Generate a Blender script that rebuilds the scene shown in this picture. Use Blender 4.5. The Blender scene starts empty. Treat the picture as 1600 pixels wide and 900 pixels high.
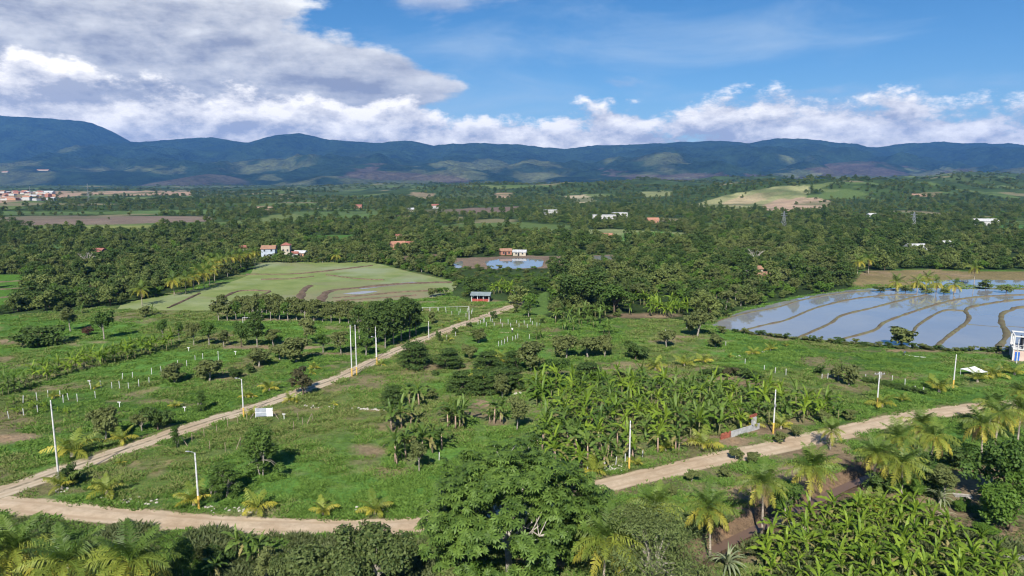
import bpy, math, numpy as np
from mathutils import Vector
R_ = math.radians
sc = bpy.context.scene
col = sc.collection

# ------------------------------------------------------------------ camera
CAM_H, FOC, PITCH = 45.0, 1067.0, math.atan(165/1067)
cam = bpy.data.cameras.new('camera'); cam_o = bpy.data.objects.new('camera', cam); col.objects.link(cam_o)
cam.sensor_width = 36.0; cam.lens = 36.0*FOC/1600; cam.clip_start = 1.0; cam.clip_end = 60000
cam_o.location = (0, 0, CAM_H); cam_o.rotation_euler = (math.pi/2-PITCH, 0, 0)
sc.camera = cam_o

# ------------------------------------------------------------------ sun, exposure
HAZE_DENSITY = 4.5e-5
SUN_EL, SUN_AZ = R_(40), R_(9)          # shadows fall away from the camera, 9 degrees to the right
sun = bpy.data.lights.new('sun', 'SUN'); sun.energy = 5.0; sun.angle = R_(0.5); sun.color = (1.0, 0.95, 0.86)
sun_o = bpy.data.objects.new('sun', sun); col.objects.link(sun_o)
_d = Vector((math.sin(SUN_AZ)*math.cos(SUN_EL), math.cos(SUN_AZ)*math.cos(SUN_EL), -math.sin(SUN_EL)))
sun_o.rotation_euler = _d.to_track_quat('-Z', 'Y').to_euler()
sun_o.location = (-60, -300, 300)
sc.view_settings.view_transform = 'Standard'; sc.view_settings.look = 'None'
sc.view_settings.exposure = 0.56; sc.view_settings.gamma = 1.0; sc.view_settings.use_curve_mapping = False
sc.cycles.use_denoising = True; sc.cycles.filter_width = 1.15
sc.cycles.max_bounces = 5; sc.cycles.diffuse_bounces = 2; sc.cycles.glossy_bounces = 2
sc.cycles.transmission_bounces = 3; sc.cycles.volume_bounces = 0; sc.cycles.transparent_max_bounces = 4
sc.cycles.caustics_reflective = False; sc.cycles.caustics_refractive = False

# ------------------------------------------------------------------ node helper
class NT:
    def __init__(s, nt): s.nt = nt; nt.nodes.clear()
    def n(s, typ, props=None, **inp):
        nd = s.nt.nodes.new(typ)
        for k, v in (props or {}).items(): setattr(nd, k, v)
        for k, v in inp.items():
            k2 = int(k[1:]) if k[0] == '_' and k[1:].isdigit() else k.replace('_', ' ')
            s.set(nd.inputs[k2], v)
        return nd
    def set(s, sock, v):
        if hasattr(v, 'is_output'): s.nt.links.new(v, sock)
        else: sock.default_value = v
    def m(s, op, a, b=0.0, c=0.0, clamp=False):
        nd = s.n('ShaderNodeMath', {'operation': op, 'use_clamp': clamp}, _0=a, _1=b)
        if op in ('MULTIPLY_ADD', 'SMOOTH_MIN', 'SMOOTH_MAX'): s.set(nd.inputs[2], c)
        return nd.outputs[0]
    def vm(s, op, a, b=(0, 0, 0)):
        return s.n('ShaderNodeVectorMath', {'operation': op}, _0=a, _1=b).outputs[0]
    def noise(s, vec, scale, detail=4, rough=0.55, dist=0.0, lac=2.0):
        return s.n('ShaderNodeTexNoise', None, Vector=vec, Scale=scale, Detail=detail, Roughness=rough, Distortion=dist, Lacunarity=lac).outputs['Fac']
    def smooth(s, v, a, b, lo=0.0, hi=1.0):
        return s.n('ShaderNodeMapRange', {'interpolation_type': 'SMOOTHSTEP'}, Value=v, From_Min=a, From_Max=b, To_Min=lo, To_Max=hi).outputs[0]
    def lin(s, v, a, b, lo=0.0, hi=1.0):
        return s.n('ShaderNodeMapRange', None, Value=v, From_Min=a, From_Max=b, To_Min=lo, To_Max=hi).outputs[0]
    def mix(s, f, a, b, mode='MIX'):
        nd = s.nt.nodes.new('ShaderNodeMix'); nd.data_type = 'RGBA'; nd.blend_type = mode
        cs = lambda c: c if hasattr(c, 'is_output') else (tuple(c)+(1,))[:4]
        s.set(nd.inputs[0], f); s.set(nd.inputs[6], cs(a)); s.set(nd.inputs[7], cs(b)); return nd.outputs[2]

# ------------------------------------------------------------------ sky
def pix_dir(px, py):
    v = np.array([(px-800)/FOC, math.cos(PITCH)+math.sin(PITCH)*(450-py)/FOC, -math.sin(PITCH)+math.cos(PITCH)*(450-py)/FOC])
    return v/np.linalg.norm(v)
def azel(px, py):
    d = pix_dir(px, py); return math.atan2(d[0], d[1]), math.asin(d[2])
world = bpy.data.worlds.new('World'); sc.world = world; world.use_nodes = True
W = NT(world.node_tree)
sky = W.n('ShaderNodeTexSky', {'sky_type': 'NISHITA', 'sun_disc': False, 'sun_elevation': SUN_EL, 'sun_rotation': math.pi+SUN_AZ,
                               'altitude': 300.0, 'air_density': 1.0, 'dust_density': 0.05, 'ozone_density': 5.0})
tc = W.n('ShaderNodeTexCoord').outputs['Generated']
xyz = W.n('ShaderNodeSeparateXYZ', None, Vector=tc)
X, Y, Z = xyz.outputs
EL = W.m('ARCSINE', Z); AZ = W.m('ARCTAN2', X, Y)
def blob(px, py, rx, ry, tilt=0.0):          # soft ellipse of cloudiness round a sky direction (degrees of arc in the end)
    a, e = azel(px, py); rx /= FOC; ry /= FOC
    da = W.m('SUBTRACT', AZ, a); de = W.m('SUBTRACT', EL, e)
    if tilt: de = W.m('MULTIPLY_ADD', da, tilt, de)
    r2 = W.m('ADD', W.m('POWER', W.m('DIVIDE', da, rx), 2), W.m('POWER', W.m('DIVIDE', de, ry), 2))
    return W.m('SUBTRACT', 1.0, r2)           # 1 at the centre, 0 on the ellipse, negative outside
def stretched(k, off=(0, 0, 0)):
    return W.vm('ADD', W.vm('MULTIPLY', tc, (1, 1, k)), off)
P1 = stretched(2.0); P1u = stretched(2.0, (-0.004, -0.004, 0.034))
PS = stretched(5.0, (3.1, 1.7, 0)); PSu = stretched(5.0, (3.1, 1.7, 0.06))
# (a) cumulus bank that sits along the horizon all round
fine, fineu = W.noise(P1, 8.5, 7, 0.62), W.noise(P1u, 8.5, 7, 0.62)
def bank(P, fn):
    return W.m('ADD', W.m('MULTIPLY', fn, 0.65), W.m('MULTIPLY', W.noise(P, 3.2, 1, 0.5), 0.5))
nb, nbu = bank(P1, fine), bank(P1u, fineu)
top = W.m('ADD', 0.088, W.m('MULTIPLY', W.lin(AZ, -0.75, 0.75, 1.0, 0.0), 0.040))
hb = W.m('ADD', W.m('DIVIDE', W.m('SUBTRACT', top, EL), 0.05), W.m('MULTIPLY', W.m('SUBTRACT', nb, 0.58), 7.0))
dA = W.smooth(hb, 0.0, 0.55)
sA = W.m('ADD', W.m('MULTIPLY', W.m('SUBTRACT', nb, nbu), 7.5), W.m('ADD', 0.30, W.lin(hb, 0.0, 2.0, 0.36, -0.10)))
# (b) the large layered cloud mass on the left
ns = W.m('ADD', W.m('MULTIPLY', W.noise(PS, 3.0, 5, 0.58, 0.25), 0.5), W.m('MULTIPLY', fine, 0.5))
nsu = W.m('ADD', W.m('MULTIPLY', W.noise(PSu, 3.0, 5, 0.58, 0.25), 0.5), W.m('MULTIPLY', fineu, 0.5))
bB = W.m('MAXIMUM', blob(-160, 70, 620, 175, 0.05), W.m('MAXIMUM', blob(330, 105, 370, 62, 0.05), blob(120, -160, 330, 260)))
hB = W.m('ADD', W.m('MULTIPLY', W.m('MAXIMUM', bB, -1.0), 1.7), W.m('MULTIPLY', W.m('SUBTRACT', ns, 0.50), 3.2))
dB = W.smooth(hB, 0.02, 0.38)
a0, e0 = azel(400, 125)
sB = W.m('ADD', W.m('MULTIPLY', W.m('SUBTRACT', ns, nsu), 3.6), W.m('ADD', 0.24, W.m('ADD', W.lin(EL, e0, azel(400, 0)[1], 0.0, 0.30), W.lin(hB, 0.0, 0.9, 0.22, 0.0))))
# (c) thin veils and small clouds elsewhere
nc = W.noise(stretched(4.0, (0.7, 2.2, 0.4)), 4.2, 5, 0.6, 0.5)
veil = W.m('MAXIMUM', blob(820, 150, 300, 66), W.m('MAXIMUM', blob(1440, 150, 260, 26), blob(1000, 70, 500, 60)))
hC = W.m('ADD', W.m('MULTIPLY', W.m('MAXIMUM', veil, -1.0), 0.50), W.m('MULTIPLY', W.m('SUBTRACT', nc, 0.50), 2.4))
dC = W.m('MULTIPLY', W.smooth(hC, 0.0, 1.3), 0.55)
sm = W.m('MAXIMUM', W.m('MAXIMUM', blob(1285, 172, 110, 34), blob(662, 16, 80, 22)), W.m('MAXIMUM', W.m('MAXIMUM', blob(1552, 178, 36, 16), blob(1437, 186, 16, 6)), blob(960, 130, 46, 12)))
hD = W.m('ADD', W.m('MULTIPLY', W.m('MAXIMUM', sm, -1.5), 0.55), W.m('MULTIPLY', W.m('SUBTRACT', W.m('ADD', W.m('MULTIPLY', nb, .5), W.m('MULTIPLY', nc, .5)), 0.555), 8.0))
dD = W.m('MULTIPLY', W.smooth(hD, 0.0, 1.3), 0.75)
sD = W.m('ADD', 0.42, W.m('MULTIPLY', W.m('SUBTRACT', nb, nbu), 2.6))
def cloud_col(s, grey=(0.245, 0.270, 0.345), white=(0.76, 0.76, 0.74)):
    return W.mix(W.m('MULTIPLY', s, 1.0, clamp=True), grey, white)
sky_c = W.n('ShaderNodeHueSaturation', None, Saturation=1.25, Color=sky.outputs[0]).outputs[0]
bg_sky = W.n('ShaderNodeBackground', None, Color=sky_c, Strength=0.068).outputs[0]
def over(sh, colr, f):
    b = W.n('ShaderNodeBackground', None, Color=colr, Strength=1.0).outputs[0]
    mx = W.n('ShaderNodeMixShader', None, Fac=f); W.set(mx.inputs[1], sh); W.set(mx.inputs[2], b); return mx.outputs[0]
sh = over(bg_sky, (0.42, 0.52, 0.62, 1), dC)
sh = over(sh, cloud_col(sD, (0.25, 0.30, 0.43), (0.58, 0.61, 0.66)), dD)
sh = over(sh, cloud_col(sB), dB)
sh = over(sh, cloud_col(sA, (0.37, 0.385, 0.44), (1.02, 0.97, 0.89)), dA)
W.n('ShaderNodeOutputWorld', None, Surface=sh)
world.cycles.sampling_method = 'MANUAL'; world.cycles.sample_map_resolution = 512

# ------------------------------------------------------------------ layout helpers
def G(px, py, z=0.0):                        # ground point seen at a pixel of the 1600x900 photograph (layout only)
    d = pix_dir(px, py); t = (z-CAM_H)/d[2]; return np.array([d[0]*t, d[1]*t, z])
def GP(pts, z=0.0): return np.array([G(x, y, z)[:2] for x, y in pts])
def project(x, y, z):
    dz = z-CAM_H; cp, sp = math.cos(PITCH), math.sin(PITCH)
    dep = np.maximum(y*cp-dz*sp, 0.1)
    return 800+FOC*x/dep, 450-FOC*(y*sp+dz*cp)/dep, dep
def in_poly(x, y, poly):
    x = np.asarray(x, float); y = np.asarray(y, float); ins = np.zeros(x.shape, bool); n = len(poly)
    for i in range(n):
        x0, y0 = poly[i]; x1, y1 = poly[(i+1) % n]
        if y0 == y1: continue
        c = ((y0 > y) != (y1 > y)) & (x < (x1-x0)*(y-y0)/(y1-y0)+x0); ins ^= c
    return ins
def poly_dist(x, y, line):                   # distance to a polyline
    d = np.full(np.shape(x), 1e9)
    for (x0, y0), (x1, y1) in zip(line[:-1], line[1:]):
        dx, dy = x1-x0, y1-y0; t = np.clip(((x-x0)*dx+(y-y0)*dy)/(dx*dx+dy*dy+1e-9), 0, 1)
        d = np.minimum(d, np.hypot(x-x0-t*dx, y-y0-t*dy))
    return d
def catmull(pts, step):
    p = np.array(pts, float); p = np.vstack([2*p[0]-p[1], p, 2*p[-1]-p[-2]]); out = []
    for i in range(1, len(p)-2):
        n = max(1, int(np.linalg.norm(p[i+1]-p[i])/step))
        t = (np.arange(n)/n)[:, None]
        out.append(0.5*((2*p[i])+(-p[i-1]+p[i+1])*t+(2*p[i-1]-5*p[i]+4*p[i+1]-p[i+2])*t*t+(-p[i-1]+3*p[i]-3*p[i+1]+p[i+2])*t**3))
    out.append(p[-2][None]); return np.vstack(out)
_perm = np.random.default_rng(7).random((512, 512))
def vnoise(x, y, s):
    x = np.asarray(x)/s+1000.3; y = np.asarray(y)/s+1000.7
    xi = np.floor(x).astype(int); yi = np.floor(y).astype(int); fx = x-xi; fy = y-yi
    fx = fx*fx*fx*(fx*(fx*6-15)+10); fy = fy*fy*fy*(fy*(fy*6-15)+10)
    g = lambda a, b: _perm[a & 511, b & 511]
    return (g(xi, yi)*(1-fx)+g(xi+1, yi)*fx)*(1-fy)+(g(xi, yi+1)*(1-fx)+g(xi+1, yi+1)*fx)*fy
def fbm(x, y, s, o=4, r=0.5):
    v = 0; a = 1; t = 0
    for i in range(o): v = v+a*vnoise(x+i*37.1*s, y-i*11.3*s, s); t += a; a *= r; s *= 0.5
    return v/t
def sstep(v, a, b): t = np.clip((v-a)/(b-a), 0, 1); return t*t*(3-2*t)

# ------------------------------------------------------------------ mesh helpers
def mesh_np(name, V, F, mat=None, smooth=False):
    V = np.asarray(V, np.float32).reshape(-1, 3); F = np.asarray(F, np.int32); k = F.shape[1]
    me = bpy.data.meshes.new(name); me.vertices.add(len(V)); me.vertices.foreach_set('co', V.ravel())
    me.loops.add(F.size); me.loops.foreach_set('vertex_index', F.ravel())
    me.polygons.add(len(F)); me.polygons.foreach_set('loop_start', np.arange(0, F.size, k, dtype=np.int32))
    me.polygons.foreach_set('loop_total', np.full(len(F), k, np.int32))
    if smooth: me.polygons.foreach_set('use_smooth', np.ones(len(F), bool))
    me.update(calc_edges=True)
    if mat: me.materials.append(mat)
    return me
def quads(name, Q, mat): n = len(Q); return mesh_np(name, Q.reshape(-1, 3), np.arange(n*4).reshape(n, 4), mat)
class MB:
    def __init__(s): s.v = []; s.f = []
    def add(s, V, F):
        b = len(s.v); s.v += [tuple(p) for p in V]; s.f += [tuple(i+b for i in f) for f in F]; return s
    def box(s, x0, x1, y0, y1, z0, z1):
        return s.add([(x0,y0,z0),(x1,y0,z0),(x1,y1,z0),(x0,y1,z0),(x0,y0,z1),(x1,y0,z1),(x1,y1,z1),(x0,y1,z1)],
                     [(3,2,1,0),(4,5,6,7),(0,1,5,4),(1,2,6,5),(2,3,7,6),(3,0,4,7)])
    def tube(s, pts, rad, n=7, cap=True):
        pts = np.array(pts, float); m = len(pts); rad = np.broadcast_to(rad, (m,)); V = []; 
        for i in range(m):
            t = pts[min(i+1, m-1)]-pts[max(i-1, 0)]; t = t/(np.linalg.norm(t)+1e-9)
            a = np.cross(t, (0, 1, 0) if abs(t[1]) < 0.9 else (1, 0, 0)); a /= np.linalg.norm(a); b = np.cross(t, a)
            for k in range(n):
                an = 2*math.pi*k/n; V.append(pts[i]+rad[i]*(a*math.cos(an)+b*math.sin(an)))
        F = [(i*n+k, i*n+(k+1) % n, (i+1)*n+(k+1) % n, (i+1)*n+k) for i in range(m-1) for k in range(n)]
        if cap: F += [tuple(range(n-1, -1, -1)), tuple((m-1)*n+k for k in range(n))]
        return s.add(V, F)
    def bar(s, a, b, w, h=None):              # square bar between two points
        return s.tube([a, b], (w if h is None else (w+h)/2)*0.7071, 4)
    def lathe(s, prof, n=10, c=(0, 0, 0)):
        V = [(c[0]+r*math.cos(2*math.pi*k/n), c[1]+r*math.sin(2*math.pi*k/n), c[2]+z) for r, z in prof for k in range(n)]
        m = len(prof); F = [(i*n+k, i*n+(k+1) % n, (i+1)*n+(k+1) % n, (i+1)*n+k) for i in range(m-1) for k in range(n)]
        F += [tuple(range(n-1, -1, -1)), tuple((m-1)*n+k for k in range(n))]; return s.add(V, F)
    def mesh(s, name, mat=None, smooth=False):
        me = bpy.data.meshes.new(name); me.from_pydata(s.v, [], s.f)
        if mat: me.materials.append(mat)
        if smooth: me.polygons.foreach_set('use_smooth', np.ones(len(me.polygons), bool))
        return me
def obj(name, me, parent=None, loc=None, rot=None, scl=None):
    o = bpy.data.objects.new(name, me); col.objects.link(o)
    if parent: o.parent = parent
    if loc is not None: o.location = [float(v) for v in loc]
    if rot is not None: o.rotation_euler = [float(v) for v in rot]
    if scl is not None: o.scale = (scl,)*3 if np.isscalar(scl) else [float(v) for v in scl]
    return o
def tag(o, label=None, cat=None, group=None, kind=None):
    for k, v in (('label', label), ('category', cat), ('group', group), ('kind', kind)):
        if v: o[k] = v
    return o
def struct(name, me, label=None): return tag(obj(name, me), label, None, None, 'structure')
def thing(name, label, cat, loc, group=None, rz=0.0, scl=None): return tag(obj(name, None, None, loc, (0, 0, rz), scl), label, cat, group)

# ------------------------------------------------------------------ materials
def new_mat(name):
    m = bpy.data.materials.new(name); m.use_nodes = True; return m, NT(m.node_tree)
def finish(T, colr, rough=0.8, spec=0.3, bump=None, bstr=0.3, bdist=0.1, metal=0.0):
    p = T.n('ShaderNodeBsdfPrincipled', None, Base_Color=colr if hasattr(colr, 'is_output') else (tuple(colr)+(1,))[:4], Roughness=rough, Metallic=metal)
    T.set(p.inputs['Specular IOR Level'], spec)
    if bump is not None: T.set(p.inputs['Normal'], T.n('ShaderNodeBump', None, Strength=bstr, Distance=bdist, Height=bump).outputs[0])
    T.n('ShaderNodeOutputMaterial', None, Surface=p.outputs[0]); return p
def plain(name, c, rough=0.7, var=0.25, scale=3.0, spec=0.3, bstr=0.2, metal=0.0, per_obj=0.0, c2=None):
    m, T = new_mat(name); P = T.n('ShaderNodeTexCoord').outputs['Object']
    n = T.noise(P, scale, 6, 0.6)
    a = tuple(v*(1-var) for v in c); b = c2 or tuple(min(1, v*(1+var)) for v in c)
    cc = T.mix(T.smooth(n, 0.3, 0.7), a, b)
    if per_obj:
        r = T.n('ShaderNodeObjectInfo').outputs['Random']
        cc = T.mix(1.0, cc, T.n('ShaderNodeCombineXYZ', None, X=T.lin(r, 0, 1, 1-per_obj, 1+per_obj), Y=T.lin(r, 0, 1, 1-per_obj, 1+per_obj), Z=T.lin(r, 0, 1, 1-per_obj, 1+per_obj)).outputs[0], 'MULTIPLY')
    finish(T, cc, rough, spec, n, bstr, 0.05, metal); return m
def leaf_mat(name, a, b, trans=0.22, rough=0.6, spec=0.2, island=True, objv=0.35):
    m, T = new_mat(name)
    r = T.n('ShaderNodeObjectInfo').outputs['Random']
    f = r
    if island:
        ri = T.n('ShaderNodeNewGeometry').outputs['Random Per Island']
        f = T.m('ADD', T.m('MULTIPLY', ri, 1-objv), T.m('MULTIPLY', r, objv))
    cc = T.mix(f, a, b)
    p = T.n('ShaderNodeBsdfPrincipled', None, Base_Color=cc, Roughness=rough); T.set(p.inputs['Specular IOR Level'], spec)
    tr = T.n('ShaderNodeBsdfTranslucent', None, Color=T.mix(1.0, cc, (1.0, 1.15, 0.45), 'MULTIPLY'))
    mx = T.n('ShaderNodeMixShader', None, Fac=trans); T.set(mx.inputs[1], p.outputs[0]); T.set(mx.inputs[2], tr.outputs[0])
    T.n('ShaderNodeOutputMaterial', None, Surface=mx.outputs[0]); return m
# ================================================================== terrain
CANAL = catmull(GP([(1040, 905), (1095, 872), (1150, 843), (1210, 815), (1268, 788), (1325, 760), (1372, 742)], -0.9), 1.5)
HILLS = [(700, 1750, 42, 330, 260), (1020, 1900, 34, 300, 260), (1500, 2300, 58, 430, 380), (330, 2300, 30, 330, 300), (-230, 2500, 26, 500, 300),
         (560, 2900, 52, 420, 380), (1250, 3500, 70, 600, 420), (2350, 3300, 95, 560, 460), (-800, 3600, 22, 700, 400), (100, 4000, 40, 700, 420)]
def hz(x, y):
    x = np.asarray(x, float); y = np.asarray(y, float); d = np.hypot(x, y)
    z = (fbm(x, y, 420, 4)-0.5)*34*sstep(d, 480, 2600)+(fbm(x+900, y, 1500, 3)-0.42)*70*sstep(d, 2600, 6500)
    for hx, hy, h, sx, sy in HILLS: z = z+h*np.exp(-((x-hx)/sx)**2-((y-hy)/sy)**2)*(0.86+0.28*vnoise(x, y, 120))
    dc = poly_dist(x, y, CANAL)
    near = (d < 200)
    z = np.where(near, z-1.1*sstep(dc, 2.4, 0.5)*np.where(near, 1, 0), z)
    return z
# areas laid out on the ground (outlines read off the photograph, placed on the z = 0 plane)
PADDY = [(1112, 508), (1150, 490), (1200, 477), (1262, 463), (1330, 453), (1400, 450), (1600, 453), (1900, 458), (1900, 556), (1600, 548), (1480, 546), (1390, 540), (1250, 529), (1180, 521), (1130, 515)]
RICE = [(183, 483), (200, 472), (270, 460), (340, 446), (388, 430), (407, 412), (480, 409), (570, 409), (640, 425), (705, 440), (712, 450), (690, 463), (640, 468), (560, 473), (480, 477), (400, 481), (330, 485), (260, 485)]
ROAD_A = catmull(GP([(-190, 768), (-60, 780), (60, 794), (180, 806), (300, 816), (430, 822), (560, 824), (640, 821), (740, 808), (830, 789), (910, 768), (1000, 746), (1100, 722), (1200, 701), (1300, 679), (1400, 656), (1480, 643), (1560, 634), (1700, 622)]), 1.0)
ROAD_B = catmull(GP([(-40, 781), (20, 763), (100, 735), (200, 701), (300, 667), (400, 636), (500, 601), (545, 583), (600, 557), (650, 535), (700, 515), (750, 497), (800, 478), (822, 468)]), 1.0)
PATH = catmull(GP([(688, 522), (720, 519), (760, 518.5), (800, 520), (850, 523), (900, 529)]), 1.0)
FIELDS = [  # outline in the photograph, albedo
 ([(-60, 428), (50, 430), (46, 450), (30, 478), (-60, 494)], (0.085, 0.185, 0.028)),
 ([(-60, 500), (60, 492), (100, 500), (60, 520), (-60, 545)], (0.075, 0.16, 0.03)),
 ([(-60, 341), (60, 337), (330, 338), (332, 346), (120, 352), (-60, 351)], (0.20, 0.155, 0.12)),
 ([(-60, 330), (140, 331), (340, 327), (335, 334), (-60, 336)], (0.10, 0.16, 0.05)),
 ([(130, 353), (245, 352), (243, 362), (135, 361)], (0.20, 0.23, 0.07)),
 ([(-60, 386), (100, 381), (95, 389), (-60, 396)], (0.09, 0.16, 0.05)),
 ([(822, 359), (965, 358), (1068, 364), (1065, 375), (960, 377), (905, 368), (830, 366)], (0.20, 0.23, 0.10)),
 ([(972, 364), (1030, 362), (1066, 367), (1060, 377), (968, 376)], (0.10, 0.21, 0.045)),
 ([(640, 329), (820, 322), (810, 330), (700, 336)], (0.17, 0.13, 0.10)),
 ([(700, 404), (790, 400), (880, 400), (965, 398), (960, 409), (905, 410), (880, 418), (770, 422), (712, 417)], (0.20, 0.15, 0.11)),
 ([(1332, 447), (1345, 424), (1440, 422), (1900, 430), (1900, 460), (1500, 452), (1400, 451)], (0.22, 0.18, 0.085)),
 ([(1080, 320), (1130, 306), (1215, 291), (1262, 290), (1268, 301), (1238, 318), (1190, 328), (1100, 324)], (0.30, 0.30, 0.14)),
 ([(1120, 320), (1160, 305), (1235, 297), (1195, 312), (1160, 322)], (0.42, 0.34, 0.20)),
 ([(1180, 326), (1215, 312), (1270, 308), (1300, 314), (1290, 328), (1230, 333)], (0.40, 0.29, 0.20)),
 ([(1420, 303), (1470, 300), (1462, 307), (1425, 306)], (0.42, 0.26, 0.18)),
 ([(880, 306), (915, 304), (932, 314), (905, 318)], (0.40, 0.34, 0.22)),
 ([(400, 322), (425, 321), (420, 328), (402, 329)], (0.45, 0.31, 0.20)),
 ([(455, 331), (590, 330), (600, 340), (480, 341)], (0.10, 0.16, 0.05)),
 ([(640, 300), (680, 303), (672, 312), (640, 310)], (0.26, 0.20, 0.13)),
 ([(770, 302), (800, 301), (796, 310), (774, 309)], (0.42, 0.28, 0.19)),
 ([(1000, 300), (1045, 298), (1050, 306), (1010, 308)], (0.22, 0.24, 0.10)),
 ([(30, 299), (300, 298), (300, 306), (130, 305), (-60, 323), (-60, 300)], (0.36, 0.25, 0.17)),
 ([(830, 470), (850, 452), (862, 478), (845, 500), (832, 490)], (0.11, 0.19, 0.045)),
 ([(600, 402), (700, 396), (705, 400), (640, 408)], (0.16, 0.12, 0.08)),
 ([(480, 368), (560, 366), (560, 376), (480, 378)], (0.07, 0.15, 0.03)),
 ([(1560, 352), (1640, 350), (1640, 356), (1565, 357)], (0.08, 0.17, 0.05)),
]
BARE = [  # bare or dry patches in the meadow: centre px, radii px, strength
 (20, 684, 62, 11, .95), (580, 706, 45, 14, .9), (600, 735, 55, 12, .75), (570, 722, 40, 9, .6), (755, 633, 26, 9, .9), (750, 648, 38, 8, .8), (800, 612, 40, 5, .7),
 (670, 573, 75, 6, .8), (840, 583, 60, 6, .7), (930, 583, 60, 4, .55), (1040, 533, 35, 3, .8), (1000, 493, 55, 4, .9), (1060, 527, 40, 3, .8),
 (1120, 592, 60, 7, .9), (1170, 600, 35, 7, .9), (1050, 588, 50, 7, .75), (430, 543, 110, 3.5, .9), (330, 539, 60, 2.5, .7), (520, 553, 60, 3.5, .8), (450, 500, 110, 3.5, .8), (560, 512, 60, 4, .7),
 (155, 535, 28, 4, .7), (10, 535, 30, 6, .85), (230, 490, 80, 2.2, .5), (100, 563, 14, 2.5, .6), (245, 628, 35, 5, .6), (300, 632, 45, 4, .45),
 (490, 638, 55, 4, .6), (590, 641, 60, 3, .8), (440, 644, 45, 5, .55), (480, 625, 40, 4, .4), (700, 660, 40, 7, .55), (775, 661, 24, 7, .8), (720, 672, 28, 5, .6), (690, 620, 40, 6, .5),
 (260, 668, 45, 6, .6), (300, 680, 30, 5, .5), (120, 768, 26, 4, .75), (270, 790, 26, 3, .5), (330, 792, 45, 4, .7), (400, 799, 45, 4, .65), (460, 740, 30, 6, .35), (520, 760, 40, 6, .3), (230, 782, 40, 4, .35), (505, 803, 26, 3, .5),
 (850, 880, 62, 26, 1.0), (900, 860, 40, 25, .8), (1250, 700, 60, 20, .95), (1300, 715, 55, 22, .95), (1240, 740, 60, 16, .85), (1190, 770, 70, 18, .8), (1120, 690, 70, 12, .95), (1190, 672, 70, 9, .95), (1250, 658, 40, 7, .8),
 (1150, 745, 60, 10, .6), (1080, 762, 50, 10, .5), (1430, 780, 60, 14, .85), (1500, 810, 60, 30, .9), (1570, 830, 60, 40, .9), (1520, 760, 80, 40, .9), (1360, 775, 60, 10, .7), (1290, 812, 60, 14, .6), (1200, 840, 60, 14, .75), (1150, 870, 50, 14, .8),
 (930, 745, 60, 8, .65), (960, 728, 40, 6, .6), (1010, 720, 60, 8, .5), (870, 745, 40, 8, .6), (640, 720, 40, 10, .5), (950, 640, 260, 45, .42), (1100, 640, 200, 40, .42), (960, 690, 110, 22, .45), (1390, 588, 50, 6, .5), (1330, 600, 40, 5, .4),
 (1300, 523, 80, 3, .6), (1420, 548, 140, 2.6, .9), (1560, 551, 100, 3, .9), (1540, 562, 40, 3, .45), (770, 470, 14, 2, .7), (640, 540, 20, 4, .5), (550, 566, 50, 4, .5), (470, 613, 20, 3, .5), (720, 650, 300, 60, .18), (520, 690, 260, 40, .10),
 (1520, 600, 60, 4, .35), (1240, 520, 30, 2, .5), (1130, 534, 30, 3, .5)]
OPEN = [(-500, 1100), (-500, 520), (-60, 496), (0, 493), (60, 490), (150, 480), (185, 482), (270, 456), (385, 424), (405, 409), (560, 406), (708, 438), (706, 462), (728, 470), (800, 471), (830, 488), (865, 500), (985, 498), (1105, 502), (1150, 487), (1200, 474), (1262, 460.5), (1328, 450.5), (1340, 423), (1440, 421), (2300, 430), (2300, 1100)]

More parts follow.
